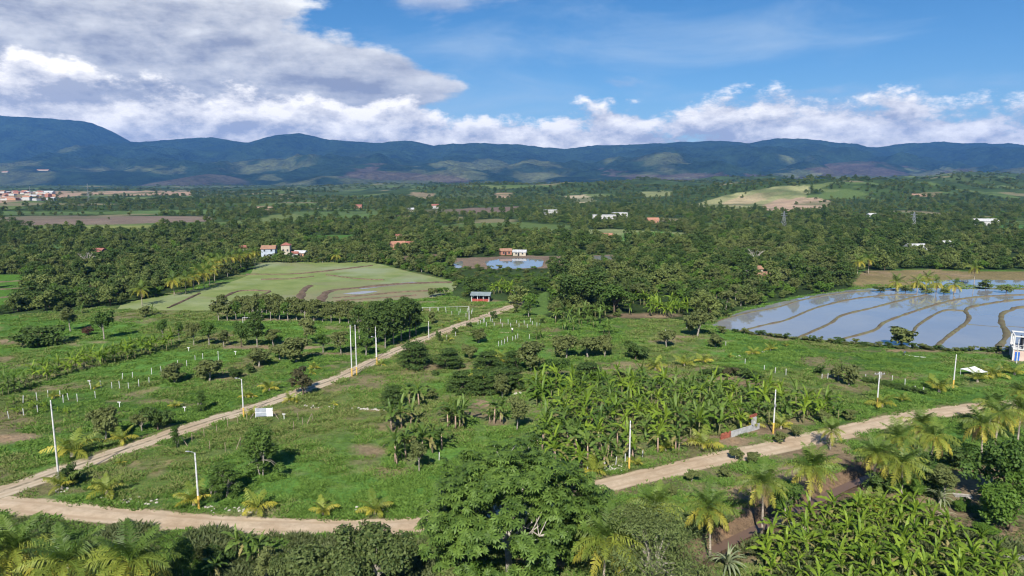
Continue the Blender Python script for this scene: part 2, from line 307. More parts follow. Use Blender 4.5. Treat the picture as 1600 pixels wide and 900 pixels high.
def bare_spots(x, y): return .62*sstep(fbm(x+41, y*1.3, 11, 4, .55), .585, .70)
def ground_color(x, y, z):
    px, py, dep = project(x, y, z); n = x.shape
    c = np.empty(n+(3,)); grass = np.array((0.084, 0.178, 0.034)); forest = np.array((0.044, 0.074, 0.022)); soil = np.array((0.27, 0.195, 0.125))
    w1 = vnoise(x, y, 14)-0.5; w2 = vnoise(x+50, y, 3.5)-0.5
    pxw = px+(w1*26+w2*10)*120/np.maximum(dep, 60); pyw = py+(w1*7+w2*3)*120/np.maximum(dep, 60)
    open_ = in_poly(pxw, pyw, OPEN)
    c[:] = np.where(open_[..., None], grass, forest)
    # lighter and darker sweeps of grass
    k = fbm(x, y, 30, 4)
    c *= (0.72+0.56*sstep(k, 0.3, 0.7))[..., None]
    dry = sstep(fbm(x+300, y+100, 22, 4), 0.44, 0.66)*0.7
    c = np.where(open_[..., None], c*(1-dry[..., None])+np.array((0.125, 0.150, 0.045))*dry[..., None], c)
    far = sstep(dep, 900, 2500)*(~open_)
    p = sstep(fbm(x, y*0.45, 260, 4), 0.60, 0.74)*far*.6
    c = c*(1-p[..., None])+np.array((0.11, 0.14, 0.06))*p[..., None]
    cl = sstep(fbm(x, y, 130, 3), .635, .67)*(dep > 480)*(~open_); ck = vnoise(x+77, y, 160)[..., None]
    c = c*(1-cl[..., None])+np.where(ck > .62, np.array((0.19, 0.175, 0.095)), np.where(ck > .3, np.array((0.10, 0.150, 0.045)), np.array((0.135, 0.175, 0.060))))*cl[..., None]
    for poly, cc in FIELDS:
        m = in_poly(px+w1*3, py+w1*1.2, poly)
        mm = sstep(fbm(x[m], y[m], 90, 4), .45, .68)[:, None]*np.clip((dep[m]-700)/600, 0, .75)[:, None]; c[m] = (np.array(cc)*(1-mm)+np.array((0.075, 0.11, 0.04))*mm)*(0.85+0.3*vnoise(x[m], y[m], 20))[:, None]
    b = np.zeros(n)
    for cx, cy, rx, ry, s in BARE:
        r = np.hypot((px-cx)/rx, (py-cy)/ry)+(w1*0.75+w2*0.55)
        b = np.maximum(b, s*sstep(r, 1.25, 0.45))
    b = np.where(dep < 420, np.maximum(b, bare_spots(x, y)*open_), 0)
    dr = np.minimum(poly_dist(x, y, ROAD_A), poly_dist(x, y, ROAD_B)) if n[0] < 10**7 else 99
    b = np.maximum(b, 0.75*sstep(dr+w2*1.6, 4.0, 2.2)*(dep < 420))
    dc = poly_dist(x, y, CANAL); b = np.maximum(b, 0.9*sstep(dc+w1*2, 6.5, 3.0)*(dep < 200))
    soil2 = soil*(0.75+0.5*vnoise(x, y, 5))[..., None]
    red = sstep(dc, 6, 2)[..., None]*(dep < 200)[..., None]; soil2 = soil2*(1-red)+np.array((0.20, 0.125, 0.085))*red
    c = c*(1-b[..., None])+soil2*b[..., None]
    return c, b, open_
ang = np.linspace(-1.0, 1.0, 360)
ys = np.concatenate([np.linspace(-400, 30, 14), 45*np.exp(np.linspace(0, math.log(13500/45), 620))])
YY, SS = np.meshgrid(ys, ang, indexing='ij')
XX = SS*(np.maximum(YY, 0)*0.98+60+np.abs(np.minimum(YY, 0))*0.5)
ZZ = hz(XX, YY)
# the fan widens with distance; far rows sink below the mountains' own mesh
GC, GB, GO = ground_color(XX, YY, ZZ)
nr, nc_ = XX.shape
idx = np.arange(nr*nc_).reshape(nr, nc_)
GF = np.stack([idx[:-1, :-1], idx[:-1, 1:], idx[1:, 1:], idx[1:, :-1]], -1).reshape(-1, 4)
m_ground, T = new_mat('ground_grass_and_soil')
at = T.n('ShaderNodeAttribute', {'attribute_name': 'tint'}); ab = T.n('ShaderNodeAttribute', {'attribute_name': 'bare'})
P = T.n('ShaderNodeTexCoord').outputs['Object']
n1 = T.noise(P, 1.1, 8, 0.68); n2 = T.noise(P, 0.22, 5, 0.6); n3 = T.noise(P, 5.0, 4, 0.65)
v = T.m('ADD', T.m('MULTIPLY', n1, 1.15), T.m('ADD', T.m('MULTIPLY', n3, 0.7), T.m('MULTIPLY', n2, 0.5)))
f = T.lin(v, 0.85, 1.55, 0.48, 1.55)
cg = T.mix(1.0, at.outputs['Color'], T.n('ShaderNodeCombineXYZ', None, X=f, Y=f, Z=f).outputs[0], 'MULTIPLY')
cg = T.mix(T.m('MULTIPLY', T.smooth(n2, 0.5, 0.75), 0.35), cg, T.mix(1.0, cg, (1.45, 1.12, 0.8), 'MULTIPLY'))
finish(T, cg, 0.95, 0.08, v, 0.9, 0.35)
me = mesh_np('ground', np.stack([XX, YY, ZZ], -1), GF, m_ground, True)
a = me.color_attributes.new('tint', 'FLOAT_COLOR', 'POINT'); a.data.foreach_set('color', np.concatenate([GC, np.ones(GC.shape[:2]+(1,))], -1).astype(np.float32).ravel())
a = me.attributes.new('bare', 'FLOAT', 'POINT'); a.data.foreach_set('value', GB.astype(np.float32).ravel())
struct('ground', me, 'green meadow and valley floor with bare earth patches')

# ------------------------------------------------------------------ mountains
PROF = [(-900, 178), (-400, 170), (-150, 180), (0, 187), (60, 190), (145, 195), (165, 202), (200, 222), (225, 224), (260, 221), (330, 218), (385, 222), (430, 213), (470, 211), (520, 222), (600, 224), (650, 224), (680, 232), (760, 228), (820, 230), (880, 236), (930, 230), (1000, 228), (1060, 226), (1100, 224), (1160, 228), (1215, 221), (1245, 221), (1290, 228), (1340, 235), (1400, 228), (1480, 226), (1540, 228), (1600, 236), (1750, 230), (2000, 226), (2400, 232)]
CREST = 11000.0
rx = np.array([(p-800)/FOC*CREST*1.0 for p, _ in PROF]); rz = np.array([CAM_H+(285-q)/FOC*CREST*1.02 for _, q in PROF])
mx = np.linspace(-14500, 14500, 620); my = np.concatenate([np.linspace(5200, 11600, 240), np.linspace(11650, 13400, 14)])
MX, MY = np.meshgrid(mx, my)
wob = (fbm(MX, MY*0, 2600, 2)-0.5)*700
t = np.clip((MY-wob-5600)/(CREST-5600), 0, 1)
RR = np.interp(MX, rx, rz)+(fbm(MX, MY*0+7, 700, 5, .6)-.5)*70
def ridged(x, y, s, o=5):
    v = 0; a = 1; tt = 0
    for i in range(o): v = v+a*(1-np.abs(2*vnoise(x+i*913, y+i*517, s)-1)); tt += a; a *= 0.5; s *= 0.5
    return v/tt
spur = ridged(MX, MY*0.55, 1500); foot = ridged(MX+4000, MY, 1700, 5)
env = t**1.55
ZM = RR*env+(spur-0.62)*RR*2.0*env*(1-t)**0.7*1.0+(foot-0.5)*300*sstep(t, 0.02, 0.3)*(1-sstep(t, 0.55, 0.95))+(foot-0.45)*90*sstep(t, 0.0, 0.12)*(1-sstep(t, 0.3, 0.6))
ZM += (ridged(MX, MY, 520, 4)-0.6)*150*sstep(t, 0.1, 0.4)*(1-0.75*sstep(t, 0.9, 1.0))+ (vnoise(MX, MY, 60)-0.5)*9*sstep(t, 0.1, 0.3)
lim = CAM_H+(RR-CAM_H)*(MY/CREST)*np.minimum(.985, .50+.55*ridged(MX+333, MY*.8, 1100, 5))            # spurs stay below the skyline ridge behind them
ZM = np.where(t < 0.93, np.minimum(ZM, lim), ZM)
ZM = np.where(MY > CREST+300, ZM-(MY-CREST-300)*0.25, ZM)-25*(1-sstep(t, 0.0, 0.06))
# rounded foothills in front of the main ridge
FOOT = [(600, 259, 7300, 150), (720, 268, 6700, 120), (840, 271, 6900, 80), (1060, 267, 7000, 170), (1330, 256, 7700, 160), (1480, 266, 7000, 110), (250, 259, 7300, 90), (430, 247, 8100, 140), (120, 256, 7700, 130), (1580, 260, 6900, 90), (520, 276, 6300, 100), (960, 275, 6400, 90), (330, 274, 6400, 100), (1220, 272, 6500, 80)]
FM = np.zeros_like(ZM)-500
for fpx, fpy, fD, fw in FOOT:
    x0_ = (fpx-800)/FOC*fD; h_ = CAM_H+(285-fpy)/FOC*fD; sx_ = fw/FOC*fD
    q_ = np.exp(-((MX-x0_)/sx_)**2-((MY-fD)/(sx_*.9))**2)
    FM = np.maximum(FM, (h_+60)*q_**.9*(.80+.34*ridged(MX+fpx*7, MY, 620, 5))-60)
is_foot = sstep(FM-ZM, -10, 25); ZM = np.maximum(ZM, FM)
m_mt, T = new_mat('forested_mountain')
P = T.n('ShaderNodeTexCoord').outputs['Object']
at = T.n('ShaderNodeAttribute', {'attribute_name': 'tint'})
n1 = T.noise(P, 0.022, 8, 0.68); n2 = T.noise(P, 0.004, 6, 0.6)
f = T.lin(T.m('ADD', n1, n2), 0.7, 1.3, 0.35, 1.7)
finish(T, T.mix(1.0, at.outputs['Color'], T.n('ShaderNodeCombineXYZ', None, X=f, Y=f, Z=f).outputs[0], 'MULTIPLY'), 1.0, 0.0, n1, 1.0, 55.0)
px, py, dep = project(MX, MY, ZM)
mc = np.empty(MX.shape+(3,)); mc[:] = (0.026, 0.048, 0.022)
pat = sstep(fbm(MX, MY*0.6, 900, 5, 0.55)+0.16*(1-sstep(t, 0.05, 0.5)), 0.60, 0.68)*(1-sstep(t, 0.45, 0.7))
mc = mc*(1-.7*pat[..., None])+np.array((0.135, 0.150, 0.060))*.7*pat[..., None]
fp = (is_foot*sstep(fbm(MX+2000, MY*.8, 420, 5, .55), .44, .58))[..., None]; mc = mc*(1-.75*fp)+np.where(vnoise(MX, MY, 1300)[..., None] > .5, np.array((0.150, 0.165, 0.075)), np.array((0.125, 0.105, 0.075)))*.75*fp
MPATCH = [((540, 262), (740, 272), (760, 292), (560, 280)), ((930, 268), (1200, 275), (1190, 290), (1000, 284)), ((1240, 262), (1380, 258), (1420, 270), (1260, 282))]
for poly in MPATCH:
    m = in_poly(px+(fbm(MX, MY, 700, 4)-0.5)*110, py+(fbm(MX, MY, 500, 4)-0.5)*30, poly); mc[m] = mc[m]*0.3+np.array((0.13, 0.095, 0.075))*0.7
MGREEN = [((215, 265), (285, 258), (290, 270), (230, 274)), ((395, 262), (450, 258), (455, 272), (400, 274)), ((655, 255), (700, 252), (745, 276), (690, 272)), ((1215, 272), (1260, 262), (1290, 275), (1220, 282)), ((1370, 276), (1470, 274), (1460, 290), (1380, 290)), ((1455, 262), (1510, 262), (1510, 272), (1460, 271)), ((1010, 272), (1120, 274), (1120, 280), (1015, 279)), ((790, 290), (860, 288), (860, 294), (795, 295))]
for poly in MGREEN:
    m = in_poly(px+(fbm(MX, MY, 500, 4)-0.5)*90, py+(fbm(MX+99, MY, 400, 4)-0.5)*30, poly); mc[m] = mc[m]*0.4+np.array((0.16, 0.18, 0.08))*0.6
nr, nc_ = MX.shape; idx = np.arange(nr*nc_).reshape(nr, nc_)
me = mesh_np('mountains', np.stack([MX, MY, ZM], -1), np.stack([idx[:-1, :-1], idx[:-1, 1:], idx[1:, 1:], idx[1:, :-1]], -1).reshape(-1, 4), m_mt, True)
a = me.color_attributes.new('tint', 'FLOAT_COLOR', 'POINT'); a.data.foreach_set('color', np.concatenate([mc, np.ones(mc.shape[:2]+(1,))], -1).astype(np.float32).ravel())
print('zrange', ZM.min(), ZM.max(), ZZ.min(), ZZ.max())
struct('mountains', me, 'blue forested mountain range along the horizon')

# ------------------------------------------------------------------ haze: one closed box of thin pale air round everything
m_hz = bpy.data.materials.new('haze'); m_hz.use_nodes = True; T = NT(m_hz.node_tree)
pv = T.n('ShaderNodeVolumePrincipled', None, Color=(0.14, 0.40, 1.0, 1), Density=HAZE_DENSITY, Anisotropy=0.0)
T.n('ShaderNodeOutputMaterial', None, Volume=pv.outputs[0])
hb_ = MB().box(-16000, 16000, -600, 15000, -260, 1180).mesh('haze', m_hz)
tag(obj('haze', hb_), 'thin pale bluish air over the valley', None, None, 'stuff')

# ------------------------------------------------------------------ roads
def strip(line, widths, z, seed, jag=0.45, crown=0.05, cols=9):
    rng = np.random.default_rng(seed); n = len(line)
    tg = np.gradient(line, axis=0); tg /= np.linalg.norm(tg, axis=1)[:, None]; nm = np.stack([-tg[:, 1], tg[:, 0]], 1)
    w = np.interp(np.arange(n), np.linspace(0, n-1, len(widths)), widths)/2
    s = np.arange(n)*1.0
    e0 = w+jag*((vnoise(s, s*0+seed, 2.2)-0.5)*1.1+(vnoise(s, s*0+seed+9, 7)-0.5)*1.6); e1 = w+jag*((vnoise(s, s*0+seed+20, 2.2)-0.5)*1.1+(vnoise(s, s*0+seed+31, 7)-0.5)*1.6)
    u = np.linspace(-1, 1, cols); V = np.zeros((n, cols, 3))
    for j, q in enumerate(u):
        off = np.where(q < 0, q*e0, q*e1); V[:, j, :2] = line+nm*off[:, None]
        V[:, j, 2] = z+crown*(1-q*q)-0.035*math.exp(-((abs(q)-0.5)/0.16)**2)
    idx = np.arange(n*cols).reshape(n, cols)
    F = np.stack([idx[:-1, :-1], idx[1:, :-1], idx[1:, 1:], idx[:-1, 1:]], -1).reshape(-1, 4)
    return V, F, np.tile(u, n)
def road_mat(name, c1, c2, verge, mid):
    m, T = new_mat(name); P = T.n('ShaderNodeTexCoord').outputs['Object']
    u = T.m('ABSOLUTE', T.n('ShaderNodeAttribute', {'attribute_name': 'across'}).outputs['Fac'])
    n1 = T.noise(P, 0.7, 8, 0.65); n2 = T.noise(P, 6.0, 5, 0.7); n3 = T.noise(P, 0.12, 3, 0.5)
    c = T.mix(T.smooth(T.m('ADD', T.m('MULTIPLY', n1, 0.7), T.m('MULTIPLY', n2, 0.3)), 0.32, 0.66), c1, c2)
    rut = T.m('MULTIPLY', T.smooth(T.m('ABSOLUTE', T.m('SUBTRACT', u, T.m('ADD', .42, T.m('MULTIPLY', n3, .16)))), .20, .03), T.smooth(n1, .34, .58))
    c = T.mix(T.m('MULTIPLY', rut, .6), c, T.mix(1.0, c, (0.72, 0.68, 0.62), 'MULTIPLY'))
    c = T.mix(T.smooth(n3, 0.4, 0.65), c, T.mix(1.0, c, (0.88, 0.84, 0.80), 'MULTIPLY'))
    c = T.mix(T.m('MULTIPLY', T.m('MULTIPLY', T.smooth(u, 0.24, 0.04), T.smooth(n1, 0.36, 0.52)), mid), c, (0.11, 0.10, 0.055))     # weeds and stones between the wheel tracks
    c = T.mix(T.m('MULTIPLY', T.smooth(T.m('ADD', u, T.m('MULTIPLY', n1, 0.3)), 0.98, 1.2), 0.7), c, verge)
    finish(T, c, 0.95, 0.1, T.m('ADD', n1, T.m('MULTIPLY', n2, 0.5)), 0.6, 0.12); return m
def road(name, line, widths, z, seed, mat, label, **k):
    V, F, u = strip(line, widths, z, seed, **k); me = mesh_np(name, V, F[:, ::-1] if False else F, mat, True)
    a = me.attributes.new('across', 'FLOAT', 'POINT'); a.data.foreach_set('value', u.astype(np.float32)); return struct(name, me, label)
m_roadA = road_mat('pale_dirt_road', (0.40, 0.31, 0.21), (0.55, 0.435, 0.31), (0.16, 0.15, 0.07), 0.0)
m_roadB = road_mat('two_track_dirt_road', (0.40, 0.325, 0.23), (0.53, 0.435, 0.32), (0.15, 0.15, 0.06), 0.75)
road('dirt_road', ROAD_A, [5.0, 5.0, 4.9, 4.6, 4.4, 4.4, 4.6, 4.8, 5.2, 5.2, 5.0, 4.8, 4.6], 0.012, 3, m_roadA, 'broad pale dirt road curving along the front of the meadow')
road('dirt_road', ROAD_B, [5.0, 4.6, 4.3, 4.2, 4.2, 4.2, 4.3, 4.4, 4.4], 0.028, 11, m_roadB, 'narrow two-track dirt road running diagonally to the red pavilion')
road('footpath', PATH, [0.8, 0.7, 0.8, 1.2], 0.01, 17, m_roadA, 'thin pale footpath crossing the meadow', jag=0.25, crown=0.01, cols=3)

# ------------------------------------------------------------------ fields, paddies and their earth banks
def sheet(name, poly2d, z, mat, label, step=2.0):
    pts = catmull(np.vstack([poly2d, poly2d[:1]]), step)[:-1]
    me = bpy.data.meshes.new(name); me.from_pydata([(p[0], p[1], z) for p in pts], [], [tuple(range(len(pts)))]); me.materials.append(mat)
    if me.polygons[0].normal.z < 0: me.flip_normals()
    return struct(name, me, label)
m_wat, T = new_mat('paddy_water'); P = T.n('ShaderNodeTexCoord').outputs['Object']
n1 = T.noise(P, 0.05, 5, 0.6)
pw = finish(T, T.mix(T.smooth(n1, 0.35, 0.7), (0.215, 0.225, 0.245), (0.26, 0.26, 0.26)), 0.04, 0.6, T.noise(P, 1.5, 3, 0.5), 0.018, 0.05); pw.inputs['IOR'].default_value = 1.40
m_mud, T = new_mat('brown_water'); P = T.n('ShaderNodeTexCoord').outputs['Object']
finish(T, T.mix(T.noise(P, 0.3, 4), (0.12, 0.075, 0.05), (0.17, 0.11, 0.075)), 0.45, 0.25, T.noise(P, 2.0, 3), 0.03, 0.05)
m_rice, T = new_mat('young_rice_in_water'); P = T.n('ShaderNodeTexCoord').outputs['Object']
n1 = T.noise(P, 0.016, 5, 0.6); n2 = T.noise(P, 0.10, 6, 0.65); n3 = T.noise(P, 1.2, 5, 0.7)
sx = T.n('ShaderNodeSeparateXYZ', None, Vector=P)
c = T.mix(T.smooth(n2, 0.35, 0.65), (0.185, 0.235, 0.066), (0.260, 0.295, 0.105))
vo = T.n('ShaderNodeTexVoronoi', None, Vector=T.vm('MULTIPLY', T.vm('ADD', P, (0, 0, 0)), (0.030, 0.055, 0.0)), Scale=1.0, Randomness=0.9)
vr = T.n('ShaderNodeSeparateColor', None, Color=vo.outputs['Color'])
c = T.mix(T.m('MULTIPLY', vr.outputs[0], .5), c, T.mix(1.0, c, (0.72, 0.80, 0.62), 'MULTIPLY'))
c = T.mix(T.m('MULTIPLY', T.smooth(vr.outputs[1], .7, .8), .4), c, (0.24, 0.215, 0.13))
c = T.mix(T.m('MULTIPLY', T.smooth(n1, 0.46, 0.62), 0.55), c, (0.32, 0.345, 0.21))
brn = T.m('MULTIPLY', T.smooth(T.m('ADD', sx.outputs[0], T.m('MULTIPLY', n2, 40)), -88, -48), T.smooth(T.m('ADD', sx.outputs[1], T.m('MULTIPLY', n2, 24)), 318, 285))
c = T.mix(T.m('MULTIPLY', brn, 0.85), c, T.mix(T.smooth(n2, 0.4, 0.6), (0.27, 0.225, 0.13), (0.19, 0.205, 0.10)))
c = T.mix(T.lin(n3, 0.3, 0.7, 0.0, 0.35), c, T.mix(1.0, c, (0.5, 0.6, 0.5), 'MULTIPLY'))
finish(T, c, T.lin(n1, 0.4, 0.65, 0.8, 0.5), 0.2, n3, 0.5, 0.2)
m_bund = plain('earth_bank', (0.17, 0.125, 0.09), 0.95, 0.35, 0.35, 0.1, 0.8, c2=(0.15, 0.145, 0.075))
m_bund2 = plain('mud_bank', (0.135, 0.098, 0.068), 0.95, 0.35, 0.6, 0.1, 0.8)
sheet('flooded_paddy', GP(PADDY), 0.05, m_wat, 'flooded rice paddy terraces mirroring the blue sky')
sheet('rice_field', GP(RICE), 0.04, m_rice, 'pale green young rice field beyond the orchard')
sheet('flooded_field', GP([(757, 409), (790, 404), (843, 405), (848, 412), (840, 418), (790, 420), (766, 419)]), 0.06, m_wat, 'small silvery flooded field among the far trees')
sheet('flooded_field', GP([(560, 450), (600, 445), (645, 440.5), (650, 442.5), (605, 447.5), (565, 452)]), 0.07, m_wat, 'sliver of standing water beside the long muddy bank')
sheet('flooded_field', GP([(535, 459), (570, 455), (590, 455.5), (560, 460)]), 0.07, m_wat, 'small puddle among the muddy rice rows')
sheet('flooded_field', GP([(708, 412), (722, 408), (722, 417), (712, 419)]), 0.06, m_wat, 'tiny patch of standing water left of the silvery flooded field')
sheet('flooded_field', GP([(912, 401), (950, 400), (954, 405), (930, 408)]), 0.06, m_wat, 'thin strip of water right of the silvery flooded field')
sheet('flooded_field', GP([(1425, 441), (1500, 437), (1640, 440), (1700, 448), (1500, 450)]), 0.05, m_wat, 'shallow water behind the palms at the head of the paddies')
cw = MB(); 
V, F, _ = strip(CANAL, [1.5], -0.80, 5, jag=0.0, crown=0.0, cols=3)
struct('canal', mesh_np('canal', V, F, m_mud), 'narrow brown irrigation canal beside the palms')
def bank(line_px, w, h, mat, label, parent_name='earth_bank', seed=0):
    ln = catmull(GP(line_px), 0.9); n = len(ln); s = np.arange(n)*0.9
    tg = np.gradient(ln, axis=0); tg /= np.linalg.norm(tg, axis=1)[:, None]; nm = np.stack([-tg[:, 1], tg[:, 0]], 1)
    V = np.zeros((n, 6, 3))
    wl = w*(0.75+0.6*vnoise(s, s*0+seed, 4)); hh = h*(0.6+0.8*vnoise(s, s*0+seed+40, 2.5))
    for j, (q, k) in enumerate(((-1, -0.1), (-0.62, 0.75), (-0.2, 1.0), (0.25, 0.95), (0.62, 0.7), (1, -0.1))):
        V[:, j, :2] = ln+nm*(q*wl/2*(0.85+0.3*vnoise(s, s*0+seed+j*7, 2)))[:, None]; V[:, j, 2] = 0.05+hh*k
    idx = np.arange(n*6).reshape(n, 6)
    F = np.stack([idx[:-1, :-1], idx[1:, :-1], idx[1:, 1:], idx[:-1, 1:]], -1).reshape(-1, 4)
    return struct(parent_name, mesh_np('earth_bank', V, F, mat, True), label)
for i, (ln, w, h, lb) in enumerate([
  ([(1117, 503), (1165, 490), (1212, 481), (1262, 467), (1330, 457), (1400, 453)], 1.1, .35, 'outermost thin earth bank on the far side of the flooded paddy'),
  ([(1152, 519), (1195, 508), (1229, 500), (1276, 481), (1330, 468), (1380, 462), (1431, 460)], 1.3, .4, 'second curved bank across the flooded paddy from its left tip'),
  ([(1245, 529), (1296, 506), (1316, 493), (1364, 481), (1418, 467), (1448, 461)], 1.5, .45, 'third curved grassy bank across the flooded paddy'),
  ([(1304, 533), (1364, 517), (1384, 503), (1431, 486), (1482, 471), (1532, 464), (1600, 461), (1720, 458)], 1.6, .45, 'long S-shaped bank sweeping to the far right of the paddy'),
  ([(1420, 531), (1428, 517), (1435, 508), (1458, 493), (1478, 485), (1509, 486)], 1.4, .4, 'short bent bank behind the round bush in the paddy'),
  ([(1460, 546), (1468, 537), (1485, 523), (1509, 505), (1514, 495), (1509, 485), (1526, 478), (1600, 468), (1720, 465)], 2.0, .5, 'thick brown bank with a hooked bend in the paddy'),
  ([(1556, 547), (1563, 539), (1573, 522), (1565, 505), (1566, 491), (1580, 485), (1600, 480), (1720, 474)], 2.3, .55, 'widest brown bank near the unfinished house'),
  ([(1512, 507), (1560, 511)], 0.5, .15, 'thin dark dividing bank between the two brown banks'),
  ([(1574, 510), (1620, 513), (1720, 517)], 0.5, .15, 'thin dark dividing bank right of the widest bank')]):
    bank(ln, w*.72, h*.8, m_bund, lb, seed=i*13)
for i, (ln, w, lb) in enumerate([
  ([(385, 429), (465, 428), (535, 421), (582, 415)], 1.3, 'long earth bank across the back of the rice field'),
  ([(408, 437), (455, 436), (490, 432)], .9, 'short thin bank in the upper rice field'),
  ([(468, 470), (473, 456), (480, 449), (485, 447)], 2.4, 'thick brown curved bank in the middle of the rice field'),
  ([(500, 472), (507, 460), (520, 454), (550, 451), (625, 444), (705, 441)], 2.6, 'long brown muddy bank on the right of the rice field'),
  ([(375, 476), (422, 456)], 1.0, 'straight dark bank on the left of the rice field'),
  ([(328, 478), (371, 456), (422, 455)], 1.0, 'bent bank framing a small rice plot'),
  ([(262, 482), (312, 459)], .8, 'leftmost faint bank in the rice field'),
  ([(520, 466), (570, 462), (640, 456), (690, 455)], 1.0, 'low bank along the muddy rice rows'),
  ([(525, 471), (580, 467), (650, 462)], .9, 'lowest bank in front of the muddy rice rows'),
  ([(510, 430), (560, 436), (600, 438)], .8, 'faint bank right of centre in the rice field')]):
    bank(ln, w*1.35, .42, m_bund2, lb, seed=200+i*13)
for i, (ln, lb) in enumerate([([(-40, 444), (48, 438)], 'upper dark bank in the bright green field on the left'), ([(-40, 455), (44, 450)], 'middle dark bank in the bright green field on the left'), ([(-40, 470), (18, 464)], 'lower dark bank in the bright green field on the left')]):
    bank(ln, 1.6, .4, m_bund, lb, seed=400+i)
# ================================================================== plant builders
UP = np.array((0, 0, 1.0))
def nrm(v): return v/(np.linalg.norm(v, axis=-1, keepdims=True)+1e-9)
def leaf_quads(rng, P, N, size, aspect=1.8, jit=0.5):
    n = len(P); N = nrm(N+rng.normal(0, jit, (n, 3)))
    t = nrm(np.cross(N, nrm(rng.normal(0, 1, (n, 3))))); b = np.cross(N, t)
    L = (size*rng.uniform(0.55, 1.35, n))[:, None]*0.5; w = L/aspect
    return np.stack([P-t*L, P+b*w-t*L*0.1, P+t*L, P-b*w-t*L*0.1], 1)
def clump_leaves(rng, C, Rd, per, size, flat=0.8, aspect=1.8, jit=0.5, upb=0.5):
    k = len(C); d = nrm(rng.normal(0, 1, (k, per, 3))); d[..., 2] = np.where(rng.random((k, per)) < 0.7, np.abs(d[..., 2]), d[..., 2])
    r = Rd[:, None, None]*rng.uniform(0.45, 1.08, (k, per, 1))**0.6
    P = C[:, None, :]+d*r*np.array((1, 1, flat)); N = d*0.75+UP*upb
    return leaf_quads(rng, P.reshape(-1, 3), N.reshape(-1, 3), size, aspect, jit)
def crown_centres(rng, W_, z0, H, n, style='round'):
    if style == 'round':
        k = int(rng.integers(6, 10)); lc = nrm(rng.normal(0, 1, (k, 3)))*rng.uniform(0.38, 0.68, (k, 1)); lc[:, 2] = rng.uniform(-.62 if z0 < .6 else -.35, .62, k); lr = rng.uniform(0.30, 0.50, k)   # lobes make the outline uneven
        w = rng.integers(0, k, n); d = nrm(rng.normal(0, 1, (n, 3))); d[:, 2] = np.where((d[:, 2] < -0.3)&(rng.random(n) < .7), -d[:, 2], d[:, 2])
        C = (lc[w]+d*(lr[w]*rng.uniform(0.55, 1.0, n))[:, None])*np.array((W_/2, W_/2, (H-z0)/2)); C[:, 2] += (H+z0)/2
        C[:, 2] = np.maximum(C[:, 2], z0*0.7+0.06*W_)
        return C, W_*rng.uniform(0.075, 0.165, n)
    if style == 'tier':
        lv = rng.integers(0, 4, n); f = np.array((1.0, 0.95, 0.75, 0.45))[lv]; a = rng.uniform(0, 6.283, n); q = rng.uniform(0.15, 1, n)**0.6*f*W_/2*0.85
        C = np.stack([q*np.cos(a), q*np.sin(a), z0+(H-z0)*(0.15+lv*0.23)+rng.normal(0, 0.03*H, n)-0.06*q], 1); return C, W_*rng.uniform(0.10, 0.19, n)
    if style == 'tall':
        h = rng.uniform(0, 1, n); a = rng.uniform(0, 6.283, n); q = rng.uniform(0.1, 1, n)**0.6*W_/2*0.85*np.sin(np.pi*(0.18+0.72*h))
        return np.stack([q*np.cos(a), q*np.sin(a), z0+(H-z0)*(0.06+0.88*h)], 1), W_*rng.uniform(0.11, 0.2, n)
    if style == 'open':
        a = rng.uniform(0, 6.283, n); h = rng.uniform(0.0, 1, n); q = rng.uniform(0.25, 1, n)*W_/2*0.9*(1-0.5*h)
        return np.stack([q*np.cos(a), q*np.sin(a), z0+(H-z0)*h], 1), W_*rng.uniform(0.09, 0.16, n)
def make_tree_meshes(name, seed, W_, H, z0, nclump, per, leaf, style, lmat, bmat, trunk_r=0.16, limbs=9, stems=1, flat=0.8, aspect=1.8, upb=0.5, jit=0.5):
    rng = np.random.default_rng(seed); C, Rd = crown_centres(rng, W_, z0, H, nclump, style)
    crown = quads(name+'_crown', clump_leaves(rng, C, Rd, per, leaf, flat, aspect, jit, upb), lmat)
    mb = MB()
    for s in range(stems):
        a0 = rng.uniform(0, 6.283); off = 0 if stems == 1 else 0.25*W_/2
        bx, by = off*0.4*math.cos(a0), off*0.4*math.sin(a0); top = np.array((off*1.5*math.cos(a0), off*1.5*math.sin(a0), z0+(H-z0)*0.55))
        pts = [np.array((bx, by, -0.15)), np.array((bx*1.2, by*1.2, 0.3)), np.array((bx, by, 0))*0.5+top*0.5+rng.normal(0, 0.08, 3), top]
        mb.tube(pts, [trunk_r*1.3, trunk_r, trunk_r*0.75, trunk_r*0.3], 7)
        for i in rng.choice(nclump, min(limbs, nclump), replace=False):
            st = pts[1]*0.4+top*0.6 if rng.random() < 0.5 else pts[2]
            md = (st+C[i])/2+np.array((0, 0, 0.06*H)); mb.tube([st, md, C[i]], [trunk_r*0.42, trunk_r*0.28, trunk_r*0.08], 5, False)
    return mb.mesh(name+'_trunk', bmat, True), crown
